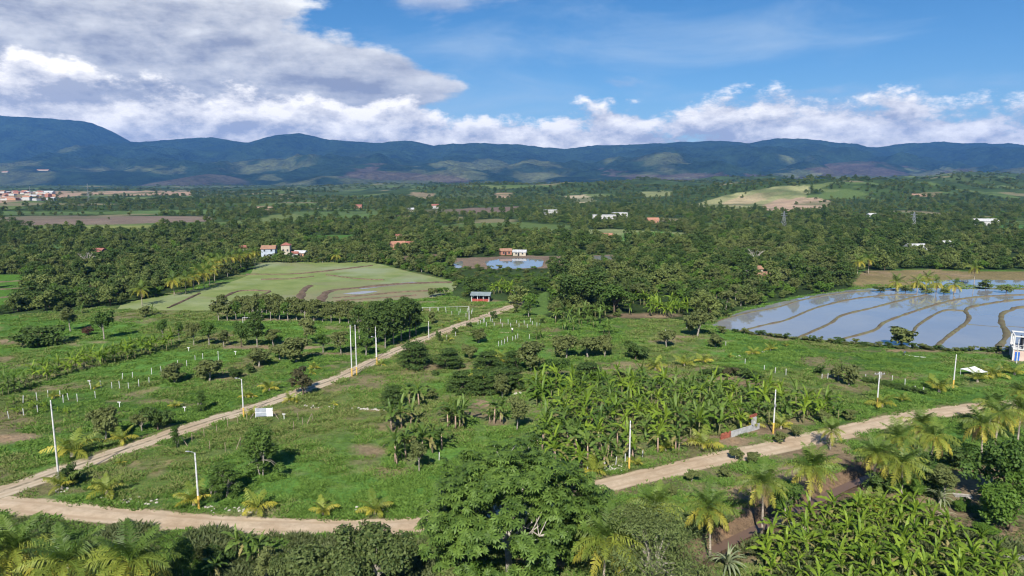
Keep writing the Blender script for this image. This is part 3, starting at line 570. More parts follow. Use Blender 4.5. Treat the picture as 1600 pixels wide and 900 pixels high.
# materials for plants
bark_g = plain('grey_bark', (0.30, 0.27, 0.22), 0.9, 0.35, 4, 0.1, 0.6); bark_d = plain('brown_bark', (0.12, 0.09, 0.065), 0.9, 0.35, 4, 0.1, 0.6)
bark_p = plain('palm_bark', (0.34, 0.29, 0.23), 0.9, 0.3, 5, 0.1, 0.6)
bark_w = plain('pale_bark', (0.37, 0.34, 0.29), 0.85, 0.3, 3, 0.1, 0.5)
lf_olive = leaf_mat('olive_leaves', (0.085, 0.110, 0.032), (0.180, 0.205, 0.066)); lf_green = leaf_mat('green_leaves', (0.045, 0.095, 0.016), (0.110, 0.180, 0.034))
lf_dark = leaf_mat('dark_leaves', (0.037, 0.074, 0.017), (0.102, 0.156, 0.035)); lf_wood = leaf_mat('woodland_leaves', (0.044, 0.079, 0.019), (0.205, 0.245, 0.068), objv=0.6)
lf_bright = leaf_mat('bright_leaves', (0.060, 0.125, 0.016), (0.130, 0.215, 0.032)); lf_red = leaf_mat('reddish_leaves', (0.075, 0.035, 0.025), (0.115, 0.065, 0.035))
lf_brown = leaf_mat('brownish_leaves', (0.060, 0.060, 0.026), (0.115, 0.105, 0.045)); lf_big = leaf_mat('large_glossy_leaves', (0.040, 0.090, 0.018), (0.115, 0.200, 0.040), 0.25, 0.4, 0.5)
lf_feather = leaf_mat('feathery_leaves', (0.085, 0.120, 0.034), (0.175, 0.215, 0.066))
SPEC = {}
def species(key, nvar, **k):
    SPEC[key] = [make_tree_meshes(key, 100*len(SPEC)+i, **k) for i in range(nvar)], k['W_'], k['H']
species('mango', 3, W_=5.0, H=3.9, z0=0.0, nclump=52, per=62, leaf=0.44, style='round', lmat=lf_olive, bmat=bark_g, upb=0.7)
species('round', 3, W_=5.0, H=5.6, z0=1.1, nclump=46, per=62, leaf=0.44, style='round', lmat=lf_green, bmat=bark_g, upb=0.5)
species('darkbush', 2, W_=5.5, H=3.8, z0=0.0, nclump=50, per=62, leaf=0.42, style='round', lmat=lf_dark, bmat=bark_d)
species('acacia', 3, W_=7.0, H=4.6, z0=0.2, nclump=80, per=62, leaf=0.44, style='tier', lmat=lf_dark, bmat=bark_d, flat=0.35, upb=1.2, stems=2, aspect=2.4)
species('tall', 3, W_=5.0, H=9.5, z0=2.6, nclump=54, per=62, leaf=0.48, style='tall', lmat=lf_dark, bmat=bark_g)
species('olivetall', 3, W_=5.5, H=6.0, z0=0.7, nclump=48, per=62, leaf=0.44, style='round', lmat=lf_olive, bmat=bark_g)
species('open', 2, W_=7.0, H=7.6, z0=0.9, nclump=48, per=110, leaf=0.36, style='open', lmat=lf_green, bmat=bark_g, stems=3, trunk_r=0.11, limbs=7)
species('brown', 1, W_=5.0, H=4.6, z0=0.8, nclump=44, per=46, leaf=0.40, style='round', lmat=lf_brown, bmat=bark_d)
species('red', 1, W_=4.0, H=2.4, z0=0.4, nclump=26, per=40, leaf=0.36, style='round', lmat=lf_red, bmat=bark_d)
species('lush', 3, W_=9.0, H=7.5, z0=0.8, nclump=70, per=60, leaf=0.50, style='round', lmat=lf_green, bmat=bark_d, trunk_r=0.25, limbs=14)
species('lushdark', 2, W_=9.0, H=7.5, z0=0.8, nclump=70, per=60, leaf=0.46, style='round', lmat=lf_dark, bmat=bark_d, trunk_r=0.25, limbs=14)
species('wood', 5, W_=9.0, H=8.0, z0=0.3, nclump=54, per=26, leaf=0.85, style='round', lmat=lf_wood, bmat=bark_d, trunk_r=0.22, limbs=5)
species('woodflat', 2, W_=13.0, H=8.5, z0=2.5, nclump=54, per=26, leaf=0.85, style='tier', lmat=lf_dark, bmat=bark_d, trunk_r=0.28, limbs=8, flat=0.4, upb=1.0)
species('woodpale', 2, W_=8.0, H=7.0, z0=0.3, nclump=48, per=26, leaf=0.8, style='round', lmat=lf_olive, bmat=bark_g, trunk_r=0.2, limbs=5)
species('woodtall', 2, W_=7.0, H=12.0, z0=1.5, nclump=56, per=26, leaf=0.85, style='tall', lmat=lf_dark, bmat=bark_g, trunk_r=0.25, limbs=6)
species('woodbright', 2, W_=7.0, H=6.0, z0=0.5, nclump=40, per=26, leaf=0.8, style='round', lmat=lf_bright, bmat=bark_d, trunk_r=0.2, limbs=5)
species('lowmango', 3, W_=5.0, H=3.9, z0=0.0, nclump=40, per=18, leaf=0.78, style='round', lmat=lf_olive, bmat=bark_g, limbs=3, upb=.7)
species('lowdark', 3, W_=5.5, H=3.8, z0=0.0, nclump=40, per=18, leaf=0.78, style='round', lmat=lf_dark, bmat=bark_d, limbs=3)
_tc = [0]
def tree(spec, x, y, label, cat='tree', name='broadleaf_tree', group=None, scale=1.0, z=0.0, wide=1.0):
    _tc[0] += 1; vs = SPEC[spec][0]; tm, cm = vs[_tc[0] % len(vs)]
    r = thing(name, label, cat, (x, y, z), group, rz=(_tc[0]*2.399) % 6.283, scl=(scale*wide, scale*wide, scale))
    obj('trunk', tm, r); obj('crown', cm, r); return r
def tree_px(spec, px, py, hpx, wpx, label, **k):
    g = G(px, py); d = project(g[0], g[1], 0)[2]; H = hpx*d/FOC; W_ = wpx*d/FOC
    s = H/SPEC[spec][2]; return tree(spec, g[0], g[1], label, scale=s, wide=(W_/SPEC[spec][1])/s, **k)

# --- coconut palm fronds
def frond_mesh(name, seed, L, e0, e1, droop, mat, n=32, wid=0.078, ll=1.3):
    rng = np.random.default_rng(seed); m = 12; el = np.interp(np.linspace(0, 1, m), (0, 0.35, 1), (e0, e0*0.55+e1*0.45, e1))
    pts = [np.zeros(3)]; side = rng.uniform(-0.1, 0.1)
    for i in range(1, m):
        st = L/(m-1); pts.append(pts[-1]+st*np.array((math.cos(el[i])*math.cos(side*i/m), math.cos(el[i])*math.sin(side*i/m), math.sin(el[i]))))
    pts = np.array(pts); Q = []
    for i in range(n):
        t = 0.14+0.86*(i+0.5)/n; p = np.array([np.interp(t*(m-1), np.arange(m), pts[:, k]) for k in range(3)])
        q = np.array([np.interp(min(t+0.06, 1)*(m-1), np.arange(m), pts[:, k]) for k in range(3)])-np.array([np.interp((t-0.06)*(m-1), np.arange(m), pts[:, k]) for k in range(3)]); q /= np.linalg.norm(q)
        sd = np.cross(q, UP); sd /= np.linalg.norm(sd)+1e-9; up2 = np.cross(sd, q)
        l = ll*(math.sin(math.pi*min(1, 0.15+0.9*t))**0.7)*rng.uniform(0.65, 1.15)*L/4.2
        for s in (-1, 1):
            d1 = nrm(sd*s*0.85+q*rng.uniform(.2, .75)+up2*rng.uniform(-.1, .3)); d2 = nrm(sd*s*0.6+q*0.45-UP*droop*rng.uniform(0.7, 1.3))
            w = q*wid*0.5; a = p; b = p+d1*l*0.45; c = b+d2*l*0.55
            Q.append((a-w, a+w, b+w, b-w)); Q.append((b-w, b+w, c+w*0.25, c-w*0.25))
    Q = np.array(Q); mb = MB(); mb.tube(pts[:: 1], np.linspace(0.055, 0.012, m)*L/4.2, 4, False)
    V = np.vstack([np.array(mb.v), Q.reshape(-1, 3)]); b0 = len(mb.v)
    F = np.vstack([np.array(mb.f), b0+np.arange(len(Q)*4).reshape(-1, 4)]); return mesh_np(name, V, F, mat)
fr_young = leaf_mat('young_frond', (0.070, 0.130, 0.020), (0.160, 0.230, 0.038), 0.25, 0.5, 0.3, False); fr_mid = leaf_mat('palm_frond', (0.120, 0.175, 0.026), (0.280, 0.320, 0.050), 0.25, 0.5, 0.3, False)
fr_old = leaf_mat('old_yellow_frond', (0.230, 0.240, 0.036), (0.480, 0.420, 0.065), 0.25, 0.5, 0.25, False); fr_gold = leaf_mat('golden_frond', (0.230, 0.250, 0.034), (0.480, 0.420, 0.060), 0.25, 0.5, 0.25, False)
fr_dry = leaf_mat('dry_brown_frond', (0.20, 0.13, 0.06), (0.34, 0.24, 0.12), 0.15, 0.8, 0.1, False)
FR = {'dry': [frond_mesh('dry_frond', 60+i, 3.8, R_(-35), R_(-88), 1.2, fr_dry) for i in range(2)], 'up': [frond_mesh('up_frond', i, 4.0, R_(78), R_(25), 0.5, fr_young) for i in range(2)],
      'mid': [frond_mesh('mid_frond', 10+i, 4.4, R_(50), R_(-42), 1.2, fr_mid) for i in range(3)],
      'old': [frond_mesh('old_frond', 20+i, 4.2, R_(8), R_(-80), 1.3, fr_old) for i in range(3)],
      'yup': [frond_mesh('young_palm_frond', 30+i, 2.6, R_(82), R_(20), 0.8, fr_mid, 22, 0.075, 1.4) for i in range(2)],
      'yold': [frond_mesh('young_palm_old_frond', 40+i, 2.4, R_(62), R_(-32), 1.0, fr_gold, 22, 0.075, 1.4) for i in range(2)]}
nut_mat = plain('orange_coconut', (0.55, 0.22, 0.03), 0.6, 0.2, 3); nut_green = plain('green_coconut', (0.16, 0.17, 0.04), 0.6, 0.2, 3)
_pc = [0]
def palm(x, y, trunk, label, group=None, frond=1.0, lean=(0, 0), nuts=None, z=0.0, n=(7, 10, 7), dead=False):
    _pc[0] += 1; rng = np.random.default_rng(900+_pc[0]); r = thing('coconut_palm', label, 'palm', (x, y, z), group)
    tip = np.array((lean[0], lean[1], trunk)); k = 9
    pts = [tip*np.array((t**1.6, t**1.6, t))+np.array((0, 0, -0.2 if t == 0 else 0)) for t in np.linspace(0, 1, k)]
    rad = [0.24]+[0.15+0.012*(i % 2)-0.004*i for i in range(1, k)]
    obj('trunk', MB().tube(pts, rad, 8).mesh('palm_trunk', bark_p, True), r)
    a0 = rng.uniform(0, 6.28); i = 0; n = tuple(max(3, k_+int(rng.integers(-2, 3))) for k_ in n); frond = frond*rng.uniform(.9, 1.1)
    for j in range(int(rng.integers(1, 4))): obj('dry_frond', FR['dry'][j % 2], r, tip-np.array((0, 0, .15)), (0, 0, rng.uniform(0, 6.28)), frond*.85)
    for key, m in zip(('up', 'mid', 'old'), n):
        for j in range(m):
            ms = FR[key]; f = obj('frond', ms[int(rng.integers(len(ms)))], r, tip+np.array((0, 0, -0.05 if key == 'old' else 0.05)), (rng.normal(0, 0.12), rng.normal(0, 0.13), a0+6.283*(j+rng.uniform(-0.25, 0.25))/m+{'up': 0, 'mid': 0.4, 'old': 0.15}[key]), frond*rng.uniform(0.85, 1.1)); i += 1
    if nuts:
        mb = MB()
        for j in range(9):
            a = rng.uniform(0, 6.28); q = rng.uniform(0.2, 0.42); mb.lathe([(0.02, -0.14), (0.11, -0.08), (0.13, 0.0), (0.09, 0.1), (0.01, 0.14)], 7, tip+np.array((q*math.cos(a), q*math.sin(a), -0.25-rng.uniform(0, 0.35))))
        obj('coconut_cluster', mb.mesh('coconut_cluster', nuts, True), r)
    return r
def young_palm(px, py, hpx, label, group=None, n=(4, 5), trunk=0.35):
    _pc[0] += 1; rng = np.random.default_rng(1900+_pc[0]); g = G(px, py); d = project(g[0], g[1], 0)[2]; s = hpx*d/FOC/2.3
    r = thing('young_coconut_palm', label, 'palm', g, group, scl=max(s, 0.25))
    obj('trunk', MB().lathe([(0.2, -0.1), (0.17, 0.1), (0.11, trunk), (0.04, trunk+0.15)], 8).mesh('stub_trunk', bark_p, True), r)
    a0 = rng.uniform(0, 6.28)
    for key, m in zip(('yup', 'yold'), n):
        for j in range(m):
            obj('frond', FR[key][j % 2], r, (0, 0, trunk), (rng.normal(0, 0.15), rng.normal(0, 0.15), a0+6.283*(j+rng.uniform(-.25, .25))/m+(0.5 if key == 'yup' else 0)), rng.uniform(0.8, 1.1))
    return r
# --- banana plants
def banana_leaf(name, seed, L, w, e0, e1, mat, torn=0.5, m=9):
    rng = np.random.default_rng(seed); el = np.interp(np.linspace(0, 1, m+1), (0, 0.3, 1), (e0, e0*0.6+e1*0.4, e1)); pts = [np.zeros(3)]
    for i in range(m): pts.append(pts[-1]+L/m*np.array((math.cos(el[i]), 0, math.sin(el[i]))))
    pts = np.array(pts); V = []; F = []
    for i in range(1, m):
        ws = lambda t: w*0.5*max(0.08, math.sin(math.pi*min(0.98, 0.06+0.92*t))**0.55)
        t0, t1 = (i-1)/(m-1), i/(m-1); q = nrm(pts[i+1]-pts[i]); up2 = np.array((-q[2], 0, q[0]))
        for s in (-1, 1):
            dr = rng.uniform(-0.15, 0.6)*torn; tw = rng.uniform(-0.5, 0.5)*torn; g = 0.10*torn*L/m*rng.random()
            o = np.array((0, s, 0))*1.0+up2*(0.30-dr)
            a, b = pts[i], pts[i+1]; c = b+o*ws(t1)*0.98-q*g+q*tw*w*0.2; d = a+o*ws(t0)*0.98+q*g+q*tw*w*0.2
            k = len(V); V += [a, b, c, d]; F.append((k, k+1, k+2, k+3) if s > 0 else (k+3, k+2, k+1, k))
    mb = MB(); mb.tube([pts[0]-np.array((0.1, 0, 0.15))*L*0.4, pts[0], pts[m//2], pts[-1]], [0.05*L/2, 0.035*L/2, 0.02*L/2, 0.006], 4, False)
    b0 = len(mb.v); return mesh_np(name, np.vstack([np.array(mb.v), np.array(V)]), np.vstack([np.array(mb.f), np.array(F)+b0]), mat)
bn_a = leaf_mat('banana_leaf', (0.080, 0.145, 0.024), (0.165, 0.240, 0.046), 0.3, 0.5, 0.3, False); bn_b = leaf_mat('bright_banana_leaf', (0.115, 0.200, 0.018), (0.250, 0.345, 0.034), 0.35, 0.5, 0.3, False)
bn_y = leaf_mat('old_banana_leaf', (0.165, 0.180, 0.055), (0.300, 0.255, 0.095), 0.25, 0.6, 0.3, False); bn_dry = plain('dry_banana_leaf', (0.30, 0.22, 0.13), 0.9, 0.3, 4, 0.1)
stem_m = plain('banana_stem', (0.26, 0.22, 0.12), 0.7, 0.4, 5, 0.2, 0.4, c2=(0.20, 0.22, 0.08)); stem_p = plain('pinkish_banana_stem', (0.36, 0.26, 0.19), 0.75, 0.3, 5, 0.2, 0.4)
BL = {k: {'up': [banana_leaf('up_leaf', 1+i, 2.6, 0.36, R_(82), R_(45), m_, 0.6) for i in range(2)], 'mid': [banana_leaf('mid_leaf', 10+i, 3.0, 0.52, R_(62), R_(-38), m_, 1.1) for i in range(3)],
          'low': [banana_leaf('low_leaf', 20+i, 2.2, 0.48, R_(15), R_(-70), bn_y, 1.3) for i in range(2)]} for k, m_ in (('a', bn_a), ('b', bn_b))}
def banana_layout(rng, stems, height):
    out = []
    for s in range(stems):
        a = rng.uniform(0, 6.28); q = 0 if s == 0 else rng.uniform(0.5, 0.9); h = height*(1 if s == 0 else rng.uniform(0.45, 0.8))
        base = np.array((q*math.cos(a), q*math.sin(a), 0)); tip = base+np.array((rng.normal(0, 0.12), rng.normal(0, 0.12), h*0.52)); k = h/4.2; lv = []
        for key, m in (('up', 2), ('mid', 5), ('low', 2)):
            if s > 0 and key == 'low': continue
            b = rng.uniform(0, 6.28)
            for j in range(m): lv.append((key, int(rng.integers(3)), tip, (rng.normal(0, 0.1), rng.normal(0, 0.12), b+6.283*(j+rng.uniform(-.3, .3))/m), k*rng.uniform(0.85, 1.15)))
        out.append((base, tip, k, lv))
    return out
def stems_mesh(lay, mat):
    mb = MB()
    for base, tip, k, lv in lay: mb.tube([base-np.array((0, 0, 0.1)), base*0.6+tip*0.4, tip+np.array((0, 0, 0.1))], [0.15*k, 0.12*k, 0.06*k], 7)
    return mb.mesh('pseudostem', mat, True)
STEMS = [(lay, stems_mesh(lay, stem_m), stems_mesh(lay, stem_p)) for lay in [banana_layout(np.random.default_rng(50+i), 1+(i % 3 == 0)+(i % 4 == 1), 4.2) for i in range(8)]]
_bc = [0]
def merge_leaves(lay, fam):
    Vs = []; Fs = []; b = 0
    from mathutils import Euler, Matrix
    for base, tip, k, lv in lay:
        for key, vi, p, rot, s in lv:
            me = BL[fam][key][vi % len(BL[fam][key])]; n = len(me.vertices); co = np.empty(n*3, np.float32); me.vertices.foreach_get('co', co); co = co.reshape(-1, 3)
            M = np.array(Euler(rot).to_matrix()); Vs.append(co@M.T*s+p); f = np.empty(len(me.loops), np.int32); me.loops.foreach_get('vertex_index', f); Fs.append(f.reshape(-1, 4)+b); b += n
    return np.vstack(Vs), np.vstack(Fs)
BCROWN = {fam: [mesh_np('banana_leaves', *merge_leaves(l[0], fam), mat) for l in STEMS] for fam, mat in (('a', bn_a), ('b', bn_b))}
def banana(x, y, h, label, group=None, fam='a', parts=True, pink=False, z=0.0):
    _bc[0] += 1; i = (_bc[0]*5+_bc[0]//8) % len(STEMS); lay, sm, smp = STEMS[i]
    r = thing('banana_plant', label, 'banana plant', (x, y, z), group, rz=(_bc[0]*2.399) % 6.283, scl=h/4.2)
    obj('stem', smp if pink else sm, r)
    if parts:
        for base, tip, k, lv in lay:
            for key, vi, p, rot, s in lv: obj('leaf', BL[fam][key][vi % len(BL[fam][key])], r, p, rot, s)
    else: obj('leaves', BCROWN[fam][i], r)
    return r
def banana_px(px, py, hpx, label, **k):
    g = G(px, py); d = project(g[0], g[1], 0)[2]; return banana(g[0], g[1], hpx*d/FOC, label, **k)
# ================================================================== built things
conc = plain('concrete', (0.52, 0.51, 0.48), 0.85, 0.2, 2.0, 0.2, 0.3); conc_w = plain('white_painted_concrete', (0.56, 0.56, 0.54), 0.8, 0.15, 3.0, 0.2)
yellow = plain('yellow_paint', (0.50, 0.32, 0.06), 0.6, 0.2, 3.0); steel = plain('galvanised_steel', (0.42, 0.43, 0.44), 0.45, 0.2, 4.0, 0.5, 0.1, 0.6)
dark = plain('dark_metal', (0.05, 0.05, 0.055), 0.5, 0.2, 4.0); white = plain('white_paint', (0.78, 0.78, 0.77), 0.6, 0.08, 2.0); glassy = plain('lamp_glass', (0.6, 0.62, 0.62), 0.15, 0.05, 2.0, 0.6)
timber = plain('weathered_timber', (0.30, 0.24, 0.17), 0.9, 0.35, 4.0, 0.1, 0.5)
def pole(px, py, ytop, label, yel=True, arm=0, kit=None):
    g = G(px, py); d = project(g[0], g[1], 0)[2]; H = (py-ytop)*d/FOC*1.01
    r = thing('street_light_pole' if arm else 'utility_pole', label, 'pole', g, 'concrete poles along the dirt roads')
    r0, r1 = 0.16, 0.085; yh = 2.0; rr = lambda z: r0+(r1-r0)*z/H
    if yel:
        obj('painted_base', MB().lathe([(rr(0)+0.004, -0.2), (rr(0)+0.004, 0), (rr(yh)+0.004, yh)], 10).mesh('painted_base', yellow, True), r)
    obj('shaft', MB().lathe([(r0, -0.2), (r0, 0), (rr(H/2), H/2), (r1, H), (r1*0.6, H+0.04)], 10).mesh('shaft', conc_w if yel else conc, True), r)
    for z in (H-0.35, H-1.2): obj('band', MB().lathe([(rr(z)+0.02, z-0.04), (rr(z)+0.02, z+0.04)], 10).mesh('band', steel), r)
    if arm:
        arm = arm*.62
        a = obj('lamp_arm', MB().tube([(0, 0, H-0.25), (arm*0.35, -0.05, H+0.12), (arm*1.3, -0.1, H+0.25)], 0.035, 6).mesh('lamp_arm', steel, True), r)
        obj('lamp_head', MB().add([(arm*1.2, -0.22, H+0.2), (arm*1.95, -0.2, H+0.25), (arm*1.95, 0.02, H+0.25), (arm*1.2, 0.02, H+0.2), (arm*1.2, -0.22, H+0.3), (arm*1.95, -0.17, H+0.31), (arm*1.95, -0.01, H+0.31), (arm*1.2, 0.02, H+0.3)], [(3, 2, 1, 0), (4, 5, 6, 7), (0, 1, 5, 4), (1, 2, 6, 5), (2, 3, 7, 6), (3, 0, 4, 7)]).mesh('lamp_head', steel), a)
    if kit == 'cross':
        c = obj('crossarm', MB().box(-1.0, 1.0, -0.06, 0.06, H-0.5, H-0.38).mesh('crossarm', steel), r)
        for x in (-0.9, -0.3, 0.9): obj('insulator', MB().lathe([(0.03, 0), (0.06, 0.05), (0.04, 0.1), (0.06, 0.15), (0.02, 0.22)], 8, (x, 0, H-0.38)).mesh('insulator', white, True), c)
    if kit == 'box': obj('meter_box', MB().box(-0.15, 0.15, -0.32, -0.13, H*0.62, H*0.62+0.45).mesh('meter_box', steel), r)
    return r
pole(93, 757, 622, 'tallest grey concrete pole at the fork of the dirt roads', False)
pole(311, 795, 704, 'street light pole with yellow base near the front road on the left', True, -1)
pole(381, 652, 591, 'street light pole with yellow base beside the white billboard', True, -1)
pole(550, 588, 507, 'left one of two tall twin poles with yellow bases', True, 0)
pole(557.5, 586, 507, 'right one of two tall twin poles with yellow bases', True, 0)
pole(589, 570, 527, 'short street light pole just behind the twin poles', True, -1)
pole(588, 560, 510, 'thin bare pole behind the short street light', False, 0)
pole(670, 528, 502, 'grey pole at the bend of the diagonal road', False, 0, 'box')
pole(733, 500, 479, 'small far pole left of the diagonal road', False)
pole(807, 472, 455, 'farthest street light pole beside the red pavilion', False, -1)
pole(983, 733, 655, 'white pole with yellow base in front of the banana plantation', True)
pole(1208, 677, 607, 'pole with yellow base beside the low concrete wall', True, 0, 'box')
pole(1370, 636, 580, 'pole with crossarm and yellow base on the right meadow', True, 0, 'cross')
pole(1489, 607, 553, 'pole with yellow base left of the white canopy tent', True)
pole(1588, 568, 530, 'thin white pole in front of the unfinished house', False)

# --- white fence posts
POST = MB().box(-0.06, 0.06, -0.06, 0.06, -0.2, 1.4).add([(-.06, -.06, 1.4), (.06, -.06, 1.4), (.06, .06, 1.4), (-.06, .06, 1.4), (0, 0, 1.45)], [(0, 1, 4), (1, 2, 4), (2, 3, 4), (3, 0, 4)]).mesh('fence_post', plain('weathered_white_post', (0.50, 0.50, 0.48), 0.85, 0.3, 3.0, 0.15))
def posts(lst, label, group, s=1.0, rs=3):
    rng = np.random.default_rng(rs)
    for px, py in lst:
        g = G(px, py); o = obj('fence_post', POST, None, g, (rng.normal(0, .03), rng.normal(0, .03), rng.uniform(0, 1)), (1, 1, s*rng.uniform(.9, 1.1))); tag(o, label, 'post', group)
posts([(14, 655), (37, 650), (36, 630), (58, 626), (59, 645), (75, 621), (80, 640), (94, 621), (99, 629), (107, 625), (121, 628), (142, 609), (149, 622)], 'white concrete post among the young banana plants on the left', 'posts on the left plot', 1.15)
posts([(158, 605), (175, 607), (191, 593), (187, 607), (201, 608), (207, 591), (217, 604), (233, 599), (237, 585), (252, 581), (278, 573), (292, 572), (305, 564), (317, 561), (341, 557), (342, 567)], 'white concrete post in the rows beyond the pale round bushes', 'posts of the middle plot', 1.1)
posts([(660, 486), (672, 486), (685, 487), (697, 490), (706, 492), (717, 492), (719, 489), (728, 495), (730, 488), (738, 488), (737, 492)], 'white post beyond the diagonal road near the red pavilion', 'posts beyond the diagonal road')
posts([(747, 508), (751, 506), (755, 505), (757, 504), (760, 510), (766, 502), (769, 505), (772, 510.5), (782, 505), (785, 511.5), (794, 506), (798, 511), (807, 507), (811, 512), (819, 507), (824, 513), (832, 508), (839, 511), (843, 512), (829, 503)], 'white post in the block of posts right of the diagonal road', 'posts in the block right of the diagonal road')
posts([(779, 541), (784, 539), (788, 537), (793, 534.5), (801, 533), (805, 531), (809, 529), (827, 529), (698, 531), (712, 525), (757, 562)], 'white post in the short row below the thin footpath', 'posts below the footpath')
posts([(1164, 569), (1194, 579), (1211, 583), (1228, 586), (1284, 593), (1293, 592), (1303, 587), (1352, 593), (1376, 591), (1394, 595), (1414, 602), (1443, 614), (1429, 612), (1134, 541), (1040, 522), (1073, 513)], 'white post standing in the open grass on the right', 'posts on the right meadow')
posts([(918, 742), (945, 734), (962, 727), (977, 723), (1004, 714), (686, 719)], 'white post at the front edge of the banana plantation', 'posts in front of the plantation')
def t_sign(px, py, label):
    g = G(px, py); r = thing('lot_marker', label, 'sign', g, 'T-shaped lot markers')
    obj('stake', MB().box(-.05, .05, -.04, .04, -.15, 1.05).mesh('stake', white), r); obj('board', MB().box(-.32, .32, -.065, -.04, 0.95, 1.15).mesh('board', conc_w), r)
for px, py, l in [(187, 636, 'white T-shaped lot marker left of the round bushes by the road'), (289, 644, 'white T-shaped lot marker right of the round bushes by the road'), (140, 602, 'white T-shaped lot marker at the end of the white posts'), (295, 549, 'white T-shaped lot marker near the orchard trees on the left'), (368, 555, 'white T-shaped lot marker right of the orchard row'), (444, 655, 'white T-shaped marker beside the billboard fence')]: t_sign(px, py, l)
# --- wire fence posts round the billboard plot
TP = MB().tube([(0, 0, -0.2), (0.02, 0, 0.8), (0, 0, 1.55)], 0.055, 6).mesh('timber_post', timber)
for px, py in [(319, 683), (339, 676), (356, 668), (372, 664), (328, 702), (352, 705), (376, 697), (466, 657), (459, 671), (473, 664), (488, 658), (386, 657), (300, 690)]:
    tag(obj('timber_fence_post', TP, None, G(px, py), (0.03*math.sin(px), 0.04*math.cos(py), 0)), 'slim grey timber post of the wire fence near the billboard', 'post', 'timber posts near the billboard')
def strut(p0, p1, label):
    a = G(*p0); b = G(*p1); o = obj('fence_brace', MB().tube([a*0, b-a+np.array((0, 0, 1.3))], 0.06, 6).mesh('fence_brace', timber), None, a); tag(o, label, 'brace')
strut((480, 662), (487, 657), 'slanting timber brace at the corner of the wire fence'); strut((294, 698), (283, 692), 'pale slanting plank beside the small dark tree'); strut((369, 702), (376, 697), 'slanting brace in the lower wire fence')
# --- billboard
g = G(413, 653); r = thing('billboard', 'white and grey blank billboard with props beside the diagonal road', 'billboard', g, rz=R_(8))
obj('panel', MB().box(-1.55, 0.45, -0.06, 0, 0.35, 2.0).mesh('panel', plain('grey_sheet', (0.33, 0.36, 0.40), 0.4, 0.2, 1.2, 0.5)), r)['label'] = 'grey sheet of the billboard'
obj('panel', MB().box(0.47, 1.55, -0.07, 0, 0.3, 1.95).mesh('panel', white), r)['label'] = 'white sheet of the billboard'
mb = MB(); mb.box(-1.62, -1.54, -0.02, 0.06, 0, 2.05); mb.box(1.54, 1.62, -0.02, 0.06, 0, 2.02); mb.box(-1.6, 1.6, -0.09, -0.05, 1.14, 1.2); obj('frame', mb.mesh('frame', white), r)
for s, e in ((-1, -2.6), (1, 2.9)): obj('prop', MB().tube([(s*1.55, 0.05, 1.5), (e, -1.2, 0)], 0.055, 6).mesh('prop', timber), r)
# --- football goal
g = G(387, 506); r = thing('goal_frame', 'white goal frame at the edge of the left pitch', 'goal', g)
for x in (-1.5, 1.5): obj('post', MB().tube([(x, 0, -.1), (x, 0, 2)], 0.06, 6).mesh('goal_post', white), r)
obj('crossbar', MB().tube([(-1.55, 0, 2), (1.55, 0, 2)], 0.06, 6).mesh('crossbar', white), r)
a = G(660, 487); b = G(732, 485); r = thing('rail_fence', 'long white rail on posts across the grass beyond the road', 'fence', a)
obj('rail', MB().tube([(0, 0, 1.45), tuple((b-a)+np.array((0, 0, 1.45)))], 0.04, 6).mesh('rail', conc_w), r)
for t in (0, .16, .33, .5, .75, 1): obj('post', MB().tube([tuple((b-a)*t+np.array((0, 0, -.1))), tuple((b-a)*t+np.array((0, 0, 1.45)))], 0.055, 6).mesh('rail_post', conc_w), r)

# --- red pavilion
red = plain('red_painted_boards', (0.36, 0.075, 0.055), 0.75, 0.25, 2.5); roof_m = plain('grey_sheet_roof', (0.20, 0.24, 0.245), 0.6, 0.2, 1.0, 0.3)
g = G(752, 470); r = thing('pavilion', 'small open red pavilion with grey roof at the end of the diagonal road', 'pavilion', g, rz=R_(-6)); Wd, Dp = 3.4, 2.4
obj('floor', MB().box(-Wd, Wd, -Dp, Dp, 0, 0.15).mesh('floor', conc), r)
for x in (-Wd+.1, -1.1, 1.1, Wd-.1):
    for y in (-Dp+.1, Dp-.1): obj('post', MB().box(x-.09, x+.09, y-.09, y+.09, 0.15, 2.55).mesh('post', white), r)
for k in range(22):
    x = -Wd+.2+(2*Wd-.4)*k/22; obj('board', MB().box(x+.02, x+.28, -Dp-.03, -Dp+.0, 0.18, 1.15+0.03*math.sin(k*7)).mesh('board', red), r)
for s in (-1, 1):
    for k in range(14): y = -Dp+.1+(2*Dp-.2)*k/14; obj('board', MB().box(s*Wd-.03, s*Wd+.03, y+.02, y+.3, 0.18, 1.15).mesh('board', red), r)
obj('back_wall', MB().box(-Wd, Wd, Dp-.02, Dp+.06, 0.15, 2.4).mesh('back_wall', plain('dark_boards', (0.09, 0.06, 0.05), 0.9)), r)
rf = obj('roof', MB().add([(-Wd-.5, -Dp-.6, 2.45), (Wd+.5, -Dp-.6, 2.45), (Wd+.5, 0, 3.35), (-Wd-.5, 0, 3.35), (Wd+.5, Dp+.6, 2.45), (-Wd-.5, Dp+.6, 2.45), (-Wd-.5, -Dp-.6, 2.53), (Wd+.5, -Dp-.6, 2.53), (Wd+.5, 0, 3.43), (-Wd-.5, 0, 3.43), (Wd+.5, Dp+.6, 2.53), (-Wd-.5, Dp+.6, 2.53)],
    [(3, 2, 1, 0), (5, 4, 2, 3), (6, 7, 8, 9), (9, 8, 10, 11), (0, 1, 7, 6), (4, 5, 11, 10), (1, 2, 8, 7), (2, 4, 10, 8), (3, 0, 6, 9), (5, 3, 9, 11)]).mesh('roof', roof_m), r)
obj('ridge_cap', MB().tube([(-Wd-.5, 0, 3.43), (Wd+.5, 0, 3.43)], 0.08, 6).mesh('ridge_cap', roof_m), rf)

